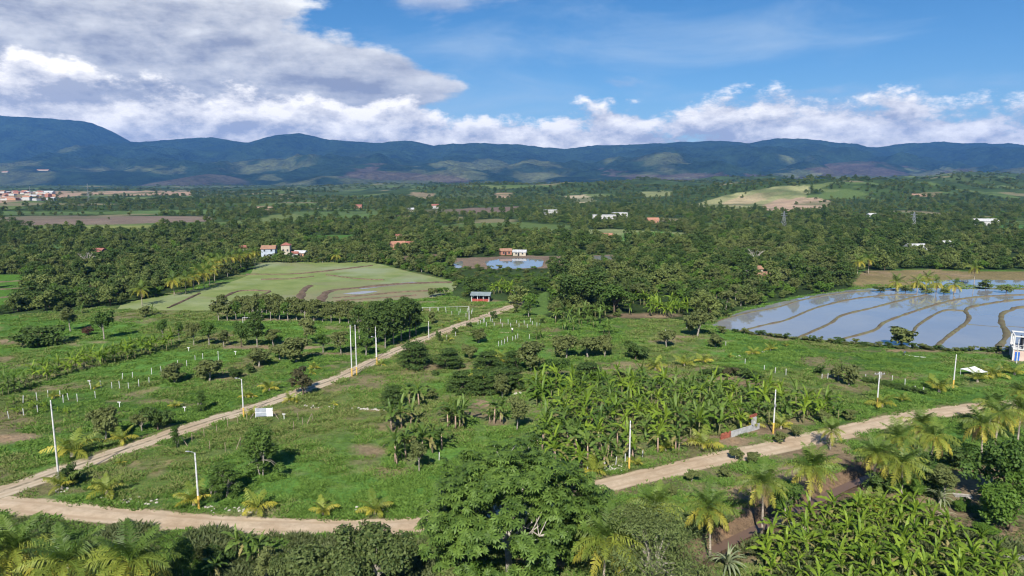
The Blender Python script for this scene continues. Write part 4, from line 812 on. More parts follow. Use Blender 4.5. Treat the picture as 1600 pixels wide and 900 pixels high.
# --- white canopy tent
g = G(1521, 588); m_can = plain('white_canvas', (0.80, 0.80, 0.79), 0.7, 0.04, 1.0); r = thing('canopy_tent', 'white peaked canopy tent on the right meadow', 'tent', g, rz=R_(12), scl=.72); h = 2.55
for x in (-1, 1):
    for y in (-1, 1): obj('leg', MB().tube([(x*h, y*h, -.05), (x*h, y*h, 2.1)], 0.045, 6).mesh('tent_leg', white), r)
V = []; ring = []
N = 16
def sq(a): c, s = math.cos(a), math.sin(a); m = max(abs(c), abs(s)); return c/m, s/m
for z, k in ((1.75, 1.0), (2.12, 1.0), (2.45, 0.66), (2.9, 0.30), (3.35, 0.03)):
    for j in range(N):
        c, s = sq(2*math.pi*j/N+math.pi/4); V.append((c*(h+.05)*k, s*(h+.05)*k, z+(0.22*(abs(abs(c)-abs(s)) > .3) if z < 2 else 0)))
F = [(i*N+j, i*N+(j+1) % N, (i+1)*N+(j+1) % N, (i+1)*N+j) for i in range(4) for j in range(N)]+[tuple(4*N+j for j in range(N))]
obj('canopy', MB().add(V, F).mesh('canopy', m_can), r)
g = G(1517, 590.5); r2 = thing('trestle_table', 'dark low table in the shade under the white tent', 'table', (g[0], g[1]+1.0, 0), scl=.8); obj('table_top', MB().box(-1, 1, -.4, .4, .7, .75).mesh('table_top', timber), r2)
for x in (-.9, .9):
    for y in (-.35, .35): obj('leg', MB().box(x-.03, x+.03, y-.03, y+.03, 0, .7).mesh('leg', timber), r2)

# --- unfinished two-storey house on the right edge
pink = plain('pale_pink_plaster', (0.56, 0.42, 0.36), 0.85, 0.12, 1.0); blue = plain('blue_paint', (0.03, 0.13, 0.50), 0.5, 0.1, 1.0); frame_w = plain('white_plaster', (0.58, 0.57, 0.55), 0.85, 0.1, 1.0); voidm = plain('dark_interior', (0.03, 0.03, 0.035), 0.9)
g = G(1581, 563); r = thing('unfinished_house', 'two-storey unfinished house with pink ground floor and open white frame above', 'house', g, rz=R_(-31))
obj('wall', MB().box(0.25, 8.8, 0.12, 7, 0, 2.9).mesh('wall', pink), r); obj('floor_slab', MB().box(-.1, 9.1, -.2, 7.2, 2.9, 3.15).mesh('slab', frame_w), r)
for x in (0.12, 3.1, 6.0, 8.9):
    for y in (0, 3.5, 7): obj('column', MB().box(x-.14, x+.14, y-.14, y+.14, 0, 2.9).mesh('col', frame_w), r); obj('column', MB().box(x-.14, x+.14, y-.14, y+.14, 3.15, 6.2).mesh('col', frame_w), r)
for y in (0, 7): obj('roof_beam', MB().box(-.05, 9.05, y-.15, y+.15, 6.2, 6.5).mesh('beam', frame_w), r)
for x in (0.12, 8.9): obj('roof_beam', MB().box(x-.15, x+.15, .15, 6.85, 6.2, 6.5).mesh('beam', frame_w), r)
mb = MB(); 
for y in (-.08,): mb.box(.26, 8.76, y-.03, y+.03, 4.05, 4.13)
obj('railing', mb.mesh('railing', frame_w), r)
d = obj('door', MB().box(0.5, 1.5, .06, .13, 0, 2.3).mesh('door', blue), r); obj('handle', MB().box(1.36, 1.42, .02, .06, 1.0, 1.15).mesh('handle', steel), d)
for x in (3.6, 6.4):
    w = obj('window', MB().box(x, x+1.3, .07, .13, 1.0, 2.2).mesh('win', glassy), r); obj('window_frame', MB().box(x-.06, x+1.36, .05, .1, .92, 1.0).box(x-.06, x+1.36, .05, .1, 2.2, 2.28).box(x+.62, x+.68, .04, .1, 1.0, 2.2).mesh('wf', frame_w), w)
obj('partition_wall', MB().box(2.0, 2.2, 2.5, 6.8, 3.15, 5.6).mesh('pw', voidm), r); obj('stairwell_pipe', MB().tube([(1.9, .6, 3.15), (1.9, .6, 6.0)], .18, 8).mesh('pipe', dark), r)

# --- low wall by the road with brick piers
g0, g1 = G(1140, 684), G(1186, 670); dirv = (g1-g0); Lw = np.linalg.norm(dirv); az_ = math.atan2(dirv[1], dirv[0])
wallm = plain('grey_render', (0.38, 0.38, 0.38), 0.85, 0.2, 1.2, 0.2, 0.4); brickm = plain('red_brick', (0.30, 0.10, 0.065), 0.9, 0.25, 4.0, 0.1, 0.4, per_obj=0.25)
r = thing('roadside_wall', 'low grey rendered wall with red brick end beside the dirt road', 'wall', g0, rz=az_)
obj('rendered_wall', MB().box(0.4, Lw, -.09, .09, 0, 1.05).mesh('rw', wallm), r); obj('coping', MB().box(0.38, Lw+.02, -.12, .12, 1.053, 1.11).mesh('coping', wallm), r)
obj('gate_pier', MB().box(Lw-1.6, Lw-.7, .12, .55, 0, 2.4).mesh('pier', wallm), r)
BR = MB().box(-.2, .2, -.09, .09, 0, .17).mesh('brick', brickm)
for row in range(6):
    for k in range(6): obj('brick', BR, r, (-1.9+k*.42+(row % 2)*.2, .25, row*.185))
for k in range(5):
    for row in range(3): obj('brick', BR, r, (Lw-2.2+k*.44+(row % 2)*.12, .35+.03*k, 2.42+row*.185), (0, 0, 0.1*k))
# --- people
skin = plain('skin', (0.22, 0.12, 0.075), 0.6, 0.1, 5.0); shirt_w = plain('white_shirt', (0.70, 0.68, 0.62), 0.9, 0.1, 5.0); shirt_b = plain('blue_shirt', (0.07, 0.12, 0.24), 0.9, 0.15, 5.0); trous = plain('dark_trousers', (0.05, 0.045, 0.05), 0.9, 0.2, 5.0); hair = plain('black_hair', (0.015, 0.012, 0.012), 0.7)
def person(px, py, label, shirt, bend=0.0, rz=0.0):
    J = {'pel': (0, 0, .95), 'wai': (0, 0, 1.12), 'che': (0, .02, 1.35), 'nec': (0, .01, 1.5), 'hea': (0, 0, 1.60), 'top': (0, .01, 1.74)}
    for s, n in ((-1, 'l'), (1, 'r')):
        J.update({n+'hip': (s*.1, 0, .9), n+'kne': (s*.12, -.05*s, .5), n+'ank': (s*.12, .04*s, .08), n+'toe': (s*.13, -.14, .03), n+'sho': (s*.19, .02, 1.42), n+'elb': (s*.27, .03, 1.13), n+'wri': (s*.26, -.08, .9), n+'han': (s*.255, -.11, .80)})
    rad = {'pel': .14, 'wai': .13, 'che': .155, 'nec': .055, 'hea': .095, 'top': .07}
    for n in 'lr': rad.update({n+'hip': .095, n+'kne': .06, n+'ank': .042, n+'toe': .035, n+'sho': .065, n+'elb': .042, n+'wri': .03, n+'han': .036})
    E = [('pel', 'wai'), ('wai', 'che'), ('che', 'nec'), ('nec', 'hea'), ('hea', 'top')]
    for n in 'lr': E += [('pel', n+'hip'), (n+'hip', n+'kne'), (n+'kne', n+'ank'), (n+'ank', n+'toe'), ('che', n+'sho'), (n+'sho', n+'elb'), (n+'elb', n+'wri'), (n+'wri', n+'han')]
    ks = list(J); co = []
    for k in ks:
        x, y, z = J[k]
        if bend and z > .96 or (bend and k[1:] in ('sho', 'elb', 'wri', 'han')):
            zz = z-.95; y, z = y*math.cos(bend)-zz*math.sin(bend), .95+zz*math.cos(bend)
        co.append((x, y, z))
    me = bpy.data.meshes.new('body'); me.from_pydata(co, [(ks.index(a), ks.index(b)) for a, b in E], []); o = bpy.data.objects.new('body', me); col.objects.link(o)
    o.modifiers.new('s', 'SKIN'); 
    for i, k in enumerate(ks): me.skin_vertices[0].data[i].radius = (rad[k],)*2
    me.skin_vertices[0].data[0].use_root = True
    o.modifiers.new('d', 'SUBSURF').levels = 1
    bm = bpy.data.meshes.new_from_object(o.evaluated_get(bpy.context.evaluated_depsgraph_get())); bpy.data.objects.remove(o)
    V = np.array([v.co for v in bm.vertices]); Nn = np.array([v.normal for v in bm.vertices]); F = [tuple(p.vertices) for p in bm.polygons]
    bm.materials.clear(); bm.materials.append(skin)
    r = thing('person', label, 'person', G(px, py), None, rz); obj('body', bm, r)
    up = math.cos(bend) if bend else 1
    def cloth(name, test, mat, t):
        fs = [f for f in F if test(V[list(f)].mean(0))]
        if fs: obj(name, MB().add(V+Nn*t, fs).mesh(name, mat, True), r)
    def unb(p):
        if bend and p[2] > .5 and (p[2] > .95 or p[1] < -.1): 
            y, z = p[1], p[2]-.95; return np.array((p[0], y*math.cos(-bend)-z*math.sin(-bend), .95+y*math.sin(-bend)+z*math.cos(-bend)))
        return p
    cloth('shirt', lambda p: .93 < unb(p)[2] < 1.49 and (abs(p[0]) < .235 or unb(p)[2] > 1.2), shirt, .022); cloth('trousers', lambda p: .1 < p[2] <= .97 and abs(p[0]) < .21 and unb(p)[2] < .97, trous, .02); cloth('hair', lambda p: unb(p)[2] > 1.62, hair, .02)
person(800.5, 520, 'person in a white shirt and dark trousers walking on the footpath', shirt_w, 0, 0.4)
person(1412, 557, 'person in blue bending over in the right meadow', shirt_b, R_(38), 1.2)
a, b = G(1400, 553.5), G(1446, 558.5)
tag(obj('hose', MB().tube([tuple(p) for p in catmull([(0, 0, .05), ((b-a)*.4+np.array((0, .6, .05))), ((b-a)*.7+np.array((0, -.5, .05))), (b-a)+np.array((0, 0, .05))], 1.0)], 0.06, 5).mesh('hose', white), None, a), 'pale hose lying in the grass beside the person in blue', 'hose')

# --- rubble and litter: countable pale stones
rngS = np.random.default_rng(77)
def rock(seed):
    rg = np.random.default_rng(seed); V = []; 
    for z, q in ((-.3, .7), (0.05, 1.0), (.4, .75), (.62, .25)):
        for k in range(7): a = k*6.283/7; V.append((q*math.cos(a)*rg.uniform(.75, 1.2), q*math.sin(a)*rg.uniform(.75, 1.2), z*rg.uniform(.8, 1.2)))
    F = [(i*7+k, i*7+(k+1) % 7, (i+1)*7+(k+1) % 7, (i+1)*7+k) for i in range(3) for k in range(7)]+[tuple(21+k for k in range(7))]
    return MB().add(V, F).mesh('stone', m_stone)
m_stone = plain('pale_stone', (0.42, 0.39, 0.33), 0.9, 0.25, 2.0, 0.1, 0.4, per_obj=0.25); ROCKS = [rock(i) for i in range(4)]
def stones(line, n, spread, size, label, group):
    L = np.array([G(*p)[:2] for p in line])
    for i in range(n):
        t = rngS.uniform(0, len(L)-1.001); k = int(t); p = L[k]+(L[k+1]-L[k])*(t-k)+rngS.normal(0, spread, 2); s = size*rngS.uniform(.5, 1.5)
        tag(obj('stone', ROCKS[i % 4], None, (p[0], p[1], 0.02), (0, 0, rngS.uniform(0, 6)), s), label, 'stone', group)
stones([(470, 633), (500, 637), (560, 639), (600, 641)], 55, .35, .22, 'pale stone in the rubble line right of the billboard', 'stones of the rubble line')
stones([(195, 779), (215, 783), (235, 787)], 26, .6, .2, 'pale stone scattered in the grass by the front road', 'stones by the front road')
stones([(325, 794), (370, 797), (400, 799)], 26, .5, .18, 'pale stone lying between the street light pole and the young palm', 'stones near the front street light')
stones([(535, 798), (580, 800), (610, 801)], 12, .5, .16, 'pale stone in the grass near the foreground big tree', 'stones near the big tree')
stones([(950, 736), (975, 730)], 30, .7, .22, 'pale stone in the heap at the plantation edge', 'stones at the plantation edge')
stones([(1150, 557), (1180, 552), (1205, 548)], 22, .3, .2, 'pale stone in the line beside the small yellow palms', 'stones beside the small yellow palms')
stones([(800, 618), (815, 613)], 12, .5, .25, 'pale stone below the dark acacia row', 'stones below the acacia row')
for px, py, l in ((97, 766, 'white stone ring at the foot of the young palm by the tall pole'), (167, 775, 'white stone ring at the foot of the lone young palm by the front road')):
    g = G(px, py); r = thing('stone_ring', l, 'stone ring', g)
    for k in range(11): a = k*6.283/11; obj('stone', ROCKS[k % 4], r, (.75*math.cos(a), .75*math.sin(a), .03), (0, 0, a), .17)
m_slab = plain('mottled_concrete', (0.30, 0.28, 0.25), 0.9, 0.35, 1.5, 0.1, 0.4)  # darker than the plain concrete, mottled by noise
# concrete strips bottom right
for px, py, w_, l in ((1575, 870, 3.2, 'pale concrete slab at the bottom right corner'), (1505, 776, 1.2, 'short pale concrete slab in the shade between the trees')):
    g = G(px, py); r = thing('concrete_slab', l, 'slab', g, rz=R_(-14)); obj('slab', MB().box(-w_, w_, -.45, .45, -.05, .12).mesh('slab', m_slab), r); obj('kerb', MB().box(-w_, w_, .46, .6, -.05, .2).mesh('kerb', m_slab), r)

# --- houses far and near in the valley
ROOF = {k: plain('roof_'+k, c, 0.8, 0.2, 1.0) for k, c in {'red': (0.30, 0.12, 0.09), 'orange': (0.38, 0.19, 0.12), 'grey': (0.42, 0.42, 0.42), 'white': (0.46, 0.46, 0.45), 'rust': (0.30, 0.17, 0.11)}.items()}
WALLM = {k: plain('wall_'+k, c, 0.85, 0.12, 0.6) for k, c in {'white': (0.46, 0.455, 0.43), 'cream': (0.44, 0.39, 0.31), 'orange': (0.40, 0.22, 0.14), 'blue': (0.40, 0.45, 0.52), 'brick': (0.34, 0.16, 0.11)}.items()}
win_m = plain('window_pane', (0.04, 0.05, 0.06), 0.2, 0.1, 1.0, 0.5)
def house(px, py, w, d, h, wall, roof, label, rt='gable', rz=0.0, group=None, xy=None, detail=True, storeys=1):
    g = G(px, py) if xy is None else np.array((xy[0], xy[1], 0)); z = float(hz(g[0], g[1]))
    if g[1] > 5300: z = max(z, float(ZM[np.abs(my-g[1]).argmin(), np.abs(mx-g[0]).argmin()]))
    if xy is None and z > 0.5:
        dd = pix_dir(px, py); 
        for _ in range(30): g = G(px, py, z); z = z*0.6+0.4*float(hz(g[0], g[1]))
    r = thing('house', label, 'house', (g[0], g[1], z-.1), group, rz)
    obj('wall', MB().box(-w/2, w/2, -d/2, d/2, 0, h).mesh('wall', WALLM[wall]), r); e = .4
    if rt == 'gable': V = [(-w/2-e, -d/2-e, h-.1), (w/2+e, -d/2-e, h-.1), (w/2+e, d/2+e, h-.1), (-w/2-e, d/2+e, h-.1), (-w/2-e, 0, h+d*.28), (w/2+e, 0, h+d*.28)]; F = [(0, 1, 5, 4), (2, 3, 4, 5), (1, 2, 5), (3, 0, 4), (3, 2, 1, 0)]
    elif rt == 'hip': V = [(-w/2-e, -d/2-e, h+.01), (w/2+e, -d/2-e, h+.01), (w/2+e, d/2+e, h+.01), (-w/2-e, d/2+e, h+.01), (-w*.12, 0, h+d*.3), (w*.12, 0, h+d*.3)]; F = [(0, 1, 5, 4), (2, 3, 4, 5), (1, 2, 5), (3, 0, 4), (3, 2, 1, 0)]
    else: V = None
    if V: obj('roof', MB().add(V, F).mesh('roof', ROOF[roof]), r)
    else: obj('roof', MB().box(-w/2-.2, w/2+.2, -d/2-.2, d/2+.2, h+.01, h+.22).mesh('roof', ROOF[roof]), r)
    if detail:
        obj('door', MB().box(-w*.06-.5, -w*.06+.5, -d/2-.05, -d/2-.01, 0, 2.1).mesh('door', voidm), r)
        for s in range(storeys):
            for k in range(max(2, int(w/3))):
                x = -w/2+w*(k+.5)/max(2, int(w/3)); z0 = s*3+1
                if s == 0 and abs(x+w*.06) < 1.2: continue
                wn = obj('window', MB().box(x-.5, x+.5, -d/2-.05, -d/2-.01, z0, z0+1.2).mesh('window', win_m), r); obj('sill', MB().box(x-.6, x+.6, -d/2-.16, -d/2-.0, z0-.1, z0-.01).mesh('sill', WALLM[wall]), wn)
    return r
house(421, 402, 8, 7, 5.5, 'blue', 'rust', 'pale blue-grey house with rusty roof left of the tower house', 'gable', 0.15, storeys=2)
house(448, 402, 5, 5, 7.6, 'cream', 'red', 'tall cream tower house with red hipped roof beyond the rice field', 'hip', 0.1, storeys=2)
house(470, 402, 7, 5, 3.0, 'orange', 'white', 'low house with white roof right of the tower house', 'gable', -0.2)
house(461, 403, 3.5, 4, 3.0, 'white', 'red', 'tiny white house with red roof between the tower house and the white roof', 'gable', 0.3)
house(622, 389, 9, 7, 3.6, 'orange', 'orange', 'orange-walled house with orange roof among the trees', 'gable', 0.4)
house(640, 387, 6, 5, 3.2, 'white', 'red', 'small white house behind the orange house', 'gable', 0.0)
house(627, 375, 8, 6, 3.2, 'cream', 'red', 'red-roofed house hidden in trees above the orange house', 'gable', 0.2)
house(812, 399, 8, 5, 2.3, 'cream', 'grey', 'long cream house behind the silvery flooded field', 'gable', -0.1)
house(790, 398, 7, 5, 2.8, 'brick', 'rust', 'brown hut left of the long cream house', 'gable', 0.2)
house(152, 400, 10, 7, 3.2, 'cream', 'red', 'pink-red roofed house among the left trees', 'gable', -0.15)
house(385, 394, 8, 6, 3.0, 'cream', 'red', 'small house with faded red roof behind the left palm row', 'gable', 0.2)
house(948, 373, 9, 6, 3.0, 'brick', 'orange', 'orange hut at the edge of the far light green field', 'gable', 0.1)
house(1178, 428, 7, 5, 2.8, 'cream', 'rust', 'hut with rusty roof in the trees left of the paddies', 'gable', 0.3)
house(1192, 437, 6, 5, 2.6, 'brick', 'rust', 'brown shed just below the rusty hut', 'gable', -0.3)
house(1430, 392, 12, 7, 3.0, 'white', 'white', 'white shed in the woods behind the paddies', 'gable', 0.1)
house(860, 335, 18, 10, 6.5, 'white', 'white', 'white two-storey building on the central rise', 'flat', 0.1, storeys=2)
house(945, 342, 30, 12, 5.0, 'white', 'white', 'long white flat building in the middle distance', 'flat', -0.1)
house(968, 340, 18, 12, 6.5, 'white', 'white', 'taller white building right of the long flat one', 'flat', 0.05, storeys=2)
house(1020, 349, 12, 8, 4.0, 'orange', 'orange', 'orange house right of the white buildings', 'gable', 0.0)
house(680, 326, 12, 9, 5.0, 'white', 'red', 'white house with red roof on the central rise', 'gable', 0.2)
house(640, 331, 14, 8, 4.0, 'cream', 'grey', 'cream house with grey roof on the central rise', 'gable', 0.0)
house(560, 325, 13, 9, 4.0, 'orange', 'red', 'red-roofed house in the far left woods', 'gable', 0.0)
house(828, 301, 16, 10, 5.0, 'orange', 'red', 'red house high on the far central hill', 'gable', 0.0)
house(1362, 340, 10, 8, 3.5, 'white', 'white', 'small white house on the right wooded slope', 'gable', 0.0)
house(1537, 352, 26, 9, 4.5, 'white', 'white', 'long white house on the right wooded slope', 'gable', 0.0)
house(1473, 388, 10, 8, 3.2, 'white', 'white', 'white house in the woods at the right', 'gable', 0.2)
rngT = np.random.default_rng(5)
for i in range(92):
    px_, py_ = rngT.uniform(-30, 88), rngT.uniform(301, 318)
    if px_ > 60 and py_ < 305: py_ += 5
    g = G(px_, py_); wl = ['white', 'cream', 'orange', 'brick', 'white'][i % 5]; rf_ = ['red', 'rust', 'white', 'orange', 'grey', 'red'][i % 6]
    house(0, 0, rngT.uniform(11, 20), rngT.uniform(9, 13), rngT.uniform(4.5, 8), wl, rf_, 'small house with gabled roof in the crowded far town', ['gable', 'gable', 'flat'][i % 3], rngT.uniform(-.4, .4), 'houses of the far town', (g[0], g[1]), False)
for px_, py_, w_, l in ((55, 302, 60, 'long white warehouse behind the far town'), (75, 303, 40, 'second white warehouse right of the long one')):
    house(px_, py_, w_, 16, 6, 'white', 'white', l, 'gable', 0.0, detail=False)
for px_, w_, yy, l in ((20, 60, 0, 'far pale factory shed below the left mountain'), (62, 120, 150, 'longest far factory shed below the left mountain')):
    x_ = (px_-800)/FOC*6700; house(0, 0, w_, 30, 6, 'cream', 'rust', l, 'gable', 0.0, None, (x_, 6700+yy), False)
# --- transmission towers
def pylon(px, py, h, label):
    g = G(px, py); z = float(hz(g[0], g[1])); r = thing('transmission_tower', label, 'tower', (g[0], g[1], z))
    for sx, sy in ((-1, -1), (1, -1), (1, 1), (-1, 1)): obj('leg', MB().tube([(sx*2.4, sy*2.4, 0), (sx*.7, sy*.7, h*.7), (sx*.25, sy*.25, h)], .16, 4).mesh('leg', steel), r)
    mb = MB()
    for k in range(6):
        z0, z1 = h*k/7, h*(k+1)/7; q0, q1 = 2.4-2.1*k/7, 2.4-2.1*(k+1)/7; mb.tube([(-q0, -q0, z0), (q1, -q1, z1)], .1, 4); mb.tube([(q0, -q0, z0), (-q1, -q1, z1)], .1, 4)
    obj('bracing', mb.mesh('bracing', steel), r)
    for q in (.75, .87): obj('crossarm', MB().tube([(-3.2, 0, h*q), (0, 0, h*q+.5), (3.2, 0, h*q)], .13, 4).mesh('crossarm', steel), r)
pylon(1426, 365, 19, 'steel lattice tower rising from the right woods'); pylon(1224, 358, 17, 'steel lattice tower below the bare hill'); pylon(48, 313, 40, 'slim mast above the far town'); pylon(139, 318, 40, 'lattice tower right of the far town')
# ================================================================== planting
# --- single shrubs and trees read off the photograph: species, base px, base py, height px, width px, label
for row in [
 ('darkbush', 62, 540, 36, 78, 'wide dark shrub at the left edge above the banana row', 'shrub'),
 ('olivetall', 110, 518, 36, 34, 'slender tree left of the reddish shrub', 'tree'),
 ('round', 163, 531, 46, 36, 'round tree with bare trunk and long shadow on the left meadow', 'tree'),
 ('red', 138, 524, 14, 26, 'low reddish shrub beside the tree with the long shadow', 'shrub'),
 ('lowmango', 227, 495, 17, 23, 'small round bush alone in front of the rice field', 'shrub'),
 ('round', 255, 531, 32, 18, 'first slim tree of the left orchard row', 'tree'), ('round', 280, 533, 31, 14, 'second, thinnest tree of the left orchard row', 'tree'),
 ('olivetall', 303, 539, 34, 24, 'third tree of the left orchard row', 'tree'), ('round', 327, 540, 36, 30, 'fourth, bright green tree of the left orchard row', 'tree'),
 ('olivetall', 350, 542, 27, 22, 'fifth, low tree of the left orchard row', 'tree'), ('lush', 377, 542, 40, 30, 'sixth, dense tree of the left orchard row', 'tree'),
 ('tall', 402, 543, 58, 30, 'tall dark tree rising above the left orchard row', 'tree'), ('olivetall', 427, 540, 26, 28, 'low tree right of the tall dark tree', 'tree'),
 ('olivetall', 480, 540, 42, 34, 'tallest olive-green tree behind the mango bush', 'tree'), ('round', 505, 551, 30, 26, 'small round tree left of the twin poles', 'tree'),
 ('olivetall', 533, 553, 36, 32, 'tree just left of the twin poles', 'tree'), ('round', 572, 556, 34, 34, 'tree half hidden behind the twin poles', 'tree'),
 ('mango', 463, 566, 38, 52, 'large pale mango bush in front of the orchard', 'shrub'), ('mango', 405, 573, 29, 42, 'mango bush left of the large pale one', 'shrub'),
 ('mango', 437, 562, 24, 30, 'small yellowish bush between the two mango bushes', 'shrub'),
 ('mango', 273, 598, 30, 44, 'left one of two round mango bushes beside the white posts', 'shrub'), ('mango', 328, 595, 34, 46, 'right one of two round mango bushes beside the white posts', 'shrub'),
 ('darkbush', 370, 591, 22, 24, 'little dark bush right of the round mango bushes', 'shrub'), ('lowdark', 391, 583, 14, 18, 'tiny dark bush behind the little dark bush', 'shrub'),
 ('brown', 474, 617, 44, 44, 'brownish tree standing at the edge of the diagonal road', 'tree'),
 ('open', 314, 643, 32, 26, 'small leaning dark tree alone in the meadow', 'tree'),
 ('mango', 166, 686, 50, 50, 'tall pale mango bush left of the diagonal road', 'shrub'), ('darkbush', 247, 672, 40, 50, 'broad olive bush beside the tall pale mango bush', 'shrub'), ('mango', 222, 674, 32, 32, 'paler bush joined to the broad olive bush', 'shrub'),
 ('open', 276, 699, 34, 24, 'small dark tree with planks beside the diagonal road', 'tree'),
 ('open', 410, 742, 76, 78, 'large open many-stemmed tree in the front meadow', 'tree'), ('open', 352, 776, 52, 62, 'lower many-stemmed bush behind the front street light', 'shrub'),
 ('darkbush', 114, 757, 40, 30, 'dark bush behind the young palm at the road fork', 'shrub'), ('open', 335, 782, 38, 36, 'small dark bush right of the front street light', 'shrub'),
 ('acacia', 648, 574, 42, 62, 'layered dark acacia beside the bend of the road', 'tree'), ('acacia', 700, 575, 32, 52, 'second layered acacia right of the first', 'tree'), ('acacia', 762, 577, 30, 50, 'third layered acacia in the middle meadow', 'tree'),
 ('mango', 733, 561, 24, 28, 'round bush between the layered acacias', 'shrub'), ('mango', 830, 580, 46, 54, 'tall olive bush right of the layered acacias', 'shrub'), ('acacia', 800, 580, 34, 40, 'yellowish acacia at the foot of the tall olive bush', 'tree'),
 ('lush', 873, 596, 38, 48, 'fresh green bushy tree in the middle meadow', 'tree'), ('acacia', 918, 594, 28, 58, 'low spreading tree right of the fresh green bushy tree', 'tree'),
 ('mango', 885, 560, 38, 42, 'left bush of the pale mango thicket', 'shrub'), ('mango', 918, 558, 34, 46, 'middle bush of the pale mango thicket', 'shrub'), ('mango', 945, 557, 34, 30, 'right bush of the pale mango thicket', 'shrub'),
 ('darkbush', 993, 563, 31, 44, 'round very dark green bush alone on the grass', 'shrub'), ('mango', 1041, 542, 28, 32, 'round olive bush right of the very dark one', 'shrub'),
 ('mango', 748, 536, 22, 28, 'bush with spiky top below the block of posts', 'shrub'), ('lowmango', 678, 506, 18, 20, 'small pale bush near the pole at the road bend', 'shrub'), ('lowdark', 686, 534, 16, 12, 'small dark plant right of the pole at the road bend', 'shrub'),
 ('lowdark', 712, 521, 10, 11, 'tiny dark bush at the right verge of the diagonal road', 'shrub'), ('lowdark', 733, 512, 10, 11, 'tiny dark bush farther up the right verge', 'shrub'), ('lowdark', 772, 499, 13, 12, 'dark pointed bush beside the block of posts', 'shrub'), ('lowdark', 847, 505, 9, 11, 'tiny green bush at the end of the block of posts', 'shrub'),
 ('round', 826, 496, 24, 24, 'round tree right of the end of the diagonal road', 'tree'), ('lowmango', 806, 488, 14, 16, 'bush at the end of the diagonal road', 'shrub'), ('olivetall', 868, 498, 26, 26, 'olive tree left of the banana clumps', 'tree'),
 ('acacia', 720, 613, 36, 50, 'left tree of the dark acacia row', 'tree'), ('acacia', 752, 616, 42, 52, 'second tree of the dark acacia row', 'tree'), ('acacia', 782, 612, 40, 48, 'third tree of the dark acacia row', 'tree'), ('acacia', 803, 607, 34, 36, 'right end tree of the dark acacia row', 'tree'),
 ('acacia', 614, 636, 36, 44, 'dark feathery tree beside the first banana clump', 'tree'), ('mango', 785, 621, 36, 34, 'olive shrub below the dark acacia row', 'shrub'), ('olivetall', 808, 672, 54, 38, 'pale upright tree at the left end of the plantation', 'tree'),
 ('olivetall', 655, 737, 48, 36, 'pale shrub at the foot of the front banana clump', 'shrub'), ('lowmango', 672, 622, 18, 24, 'small olive bush beside the first banana clump', 'shrub'), ('lowdark', 680, 586, 8, 16, 'very low dark bush below the layered acacias', 'shrub'),
 ('lowmango', 870, 545, 20, 24, 'small bush left of the pale mango thicket', 'shrub'), ('mango', 845, 610, 26, 30, 'olive shrub at the back of the plantation', 'shrub'), ('mango', 970, 604, 26, 30, 'olive shrub in the back row of the plantation', 'shrub'),
 ('mango', 1090, 526, 42, 48, 'tall olive bush at the left tip of the flooded paddy', 'shrub'), ('mango', 1117, 543, 20, 32, 'low olive bush below the tall one at the paddy tip', 'shrub'), ('lowmango', 1129, 521, 12, 18, 'little bush on the near paddy edge', 'shrub'),
 ('lowmango', 1408, 542, 32, 56, 'wide round bush on the near edge of the flooded paddy', 'shrub'), ('lowmango', 1310, 594, 26, 26, 'left dark olive bush behind the fence hedge', 'shrub'), ('lowmango', 1326, 602, 34, 36, 'larger olive bush beside the fence hedge', 'shrub'), ('lowdark', 1281, 584, 13, 22, 'low dark bush in the right meadow', 'shrub'),
 ('darkbush', 1115, 588, 14, 38, 'left patch of low scrub in the right meadow', 'scrub'), ('brown', 1140, 590, 17, 32, 'brownish middle patch of low scrub in the right meadow', 'scrub'), ('darkbush', 1172, 594, 18, 42, 'right patch of low scrub in the right meadow', 'scrub'),
 ]:
    sp, px_, py_, hp, wp, lb, ct = row; tree_px(sp, px_, py_, hp, wp, lb, cat=ct, name='shrub' if ct != 'tree' else 'broadleaf_tree')
# orchard behind the left pitch: two rows
rngO = np.random.default_rng(21)
for i in range(19):
    px_ = 342+i*13.5; yb = 501+max(0, (px_-470))*0.07; tall_ = px_ > 566
    if px_ > 590: continue
    hp = rngO.uniform(26, 38) if i < 9 else rngO.uniform(22, 30)
    tree_px(['olivetall', 'mango', 'round'][i % 3] if i < 9 else 'olivetall', px_, yb, hp, rngO.uniform(20, 30), 'orchard tree in the long row behind the left pitch', group='orchard row behind the left pitch')
    tree_px('olivetall', px_+7, yb-11, hp*.85, rngO.uniform(20, 28), 'orchard tree in the rear row behind the left pitch', group='rear orchard row behind the left pitch')
for i, (px_, yb, hp, wp) in enumerate([(562, 534, 58, 30), (577, 541, 56, 30), (592, 535, 64, 32), (602, 544, 58, 30), (615, 539, 66, 32), (627, 533, 62, 32), (640, 529, 62, 32), (650, 524, 54, 28), (585, 521, 50, 28), (608, 522, 56, 30), (632, 517, 54, 30)]):
    tree_px('tall', px_, yb, hp, wp, 'tall dark tree with bare trunk in the grove left of the road', group='tall grove left of the road')
# hedge of dark shrubs in front of the rice field
for i in range(9): tree_px('lowdark', 472+i*11, 482, 11, 18, 'dark shrub of the clipped hedge behind the orchard', cat='shrub', name='shrub', group='hedge behind the orchard')
# low green fence hedge on right meadow
for i in range(13):
    t_ = i/12; tree_px('lowdark', 1352+(1443-1352)*t_, 597+(616-597)*t_, 9, 14, 'leafy shrub in the low hedge on the right meadow', cat='shrub', name='shrub', group='low hedge on the right meadow')
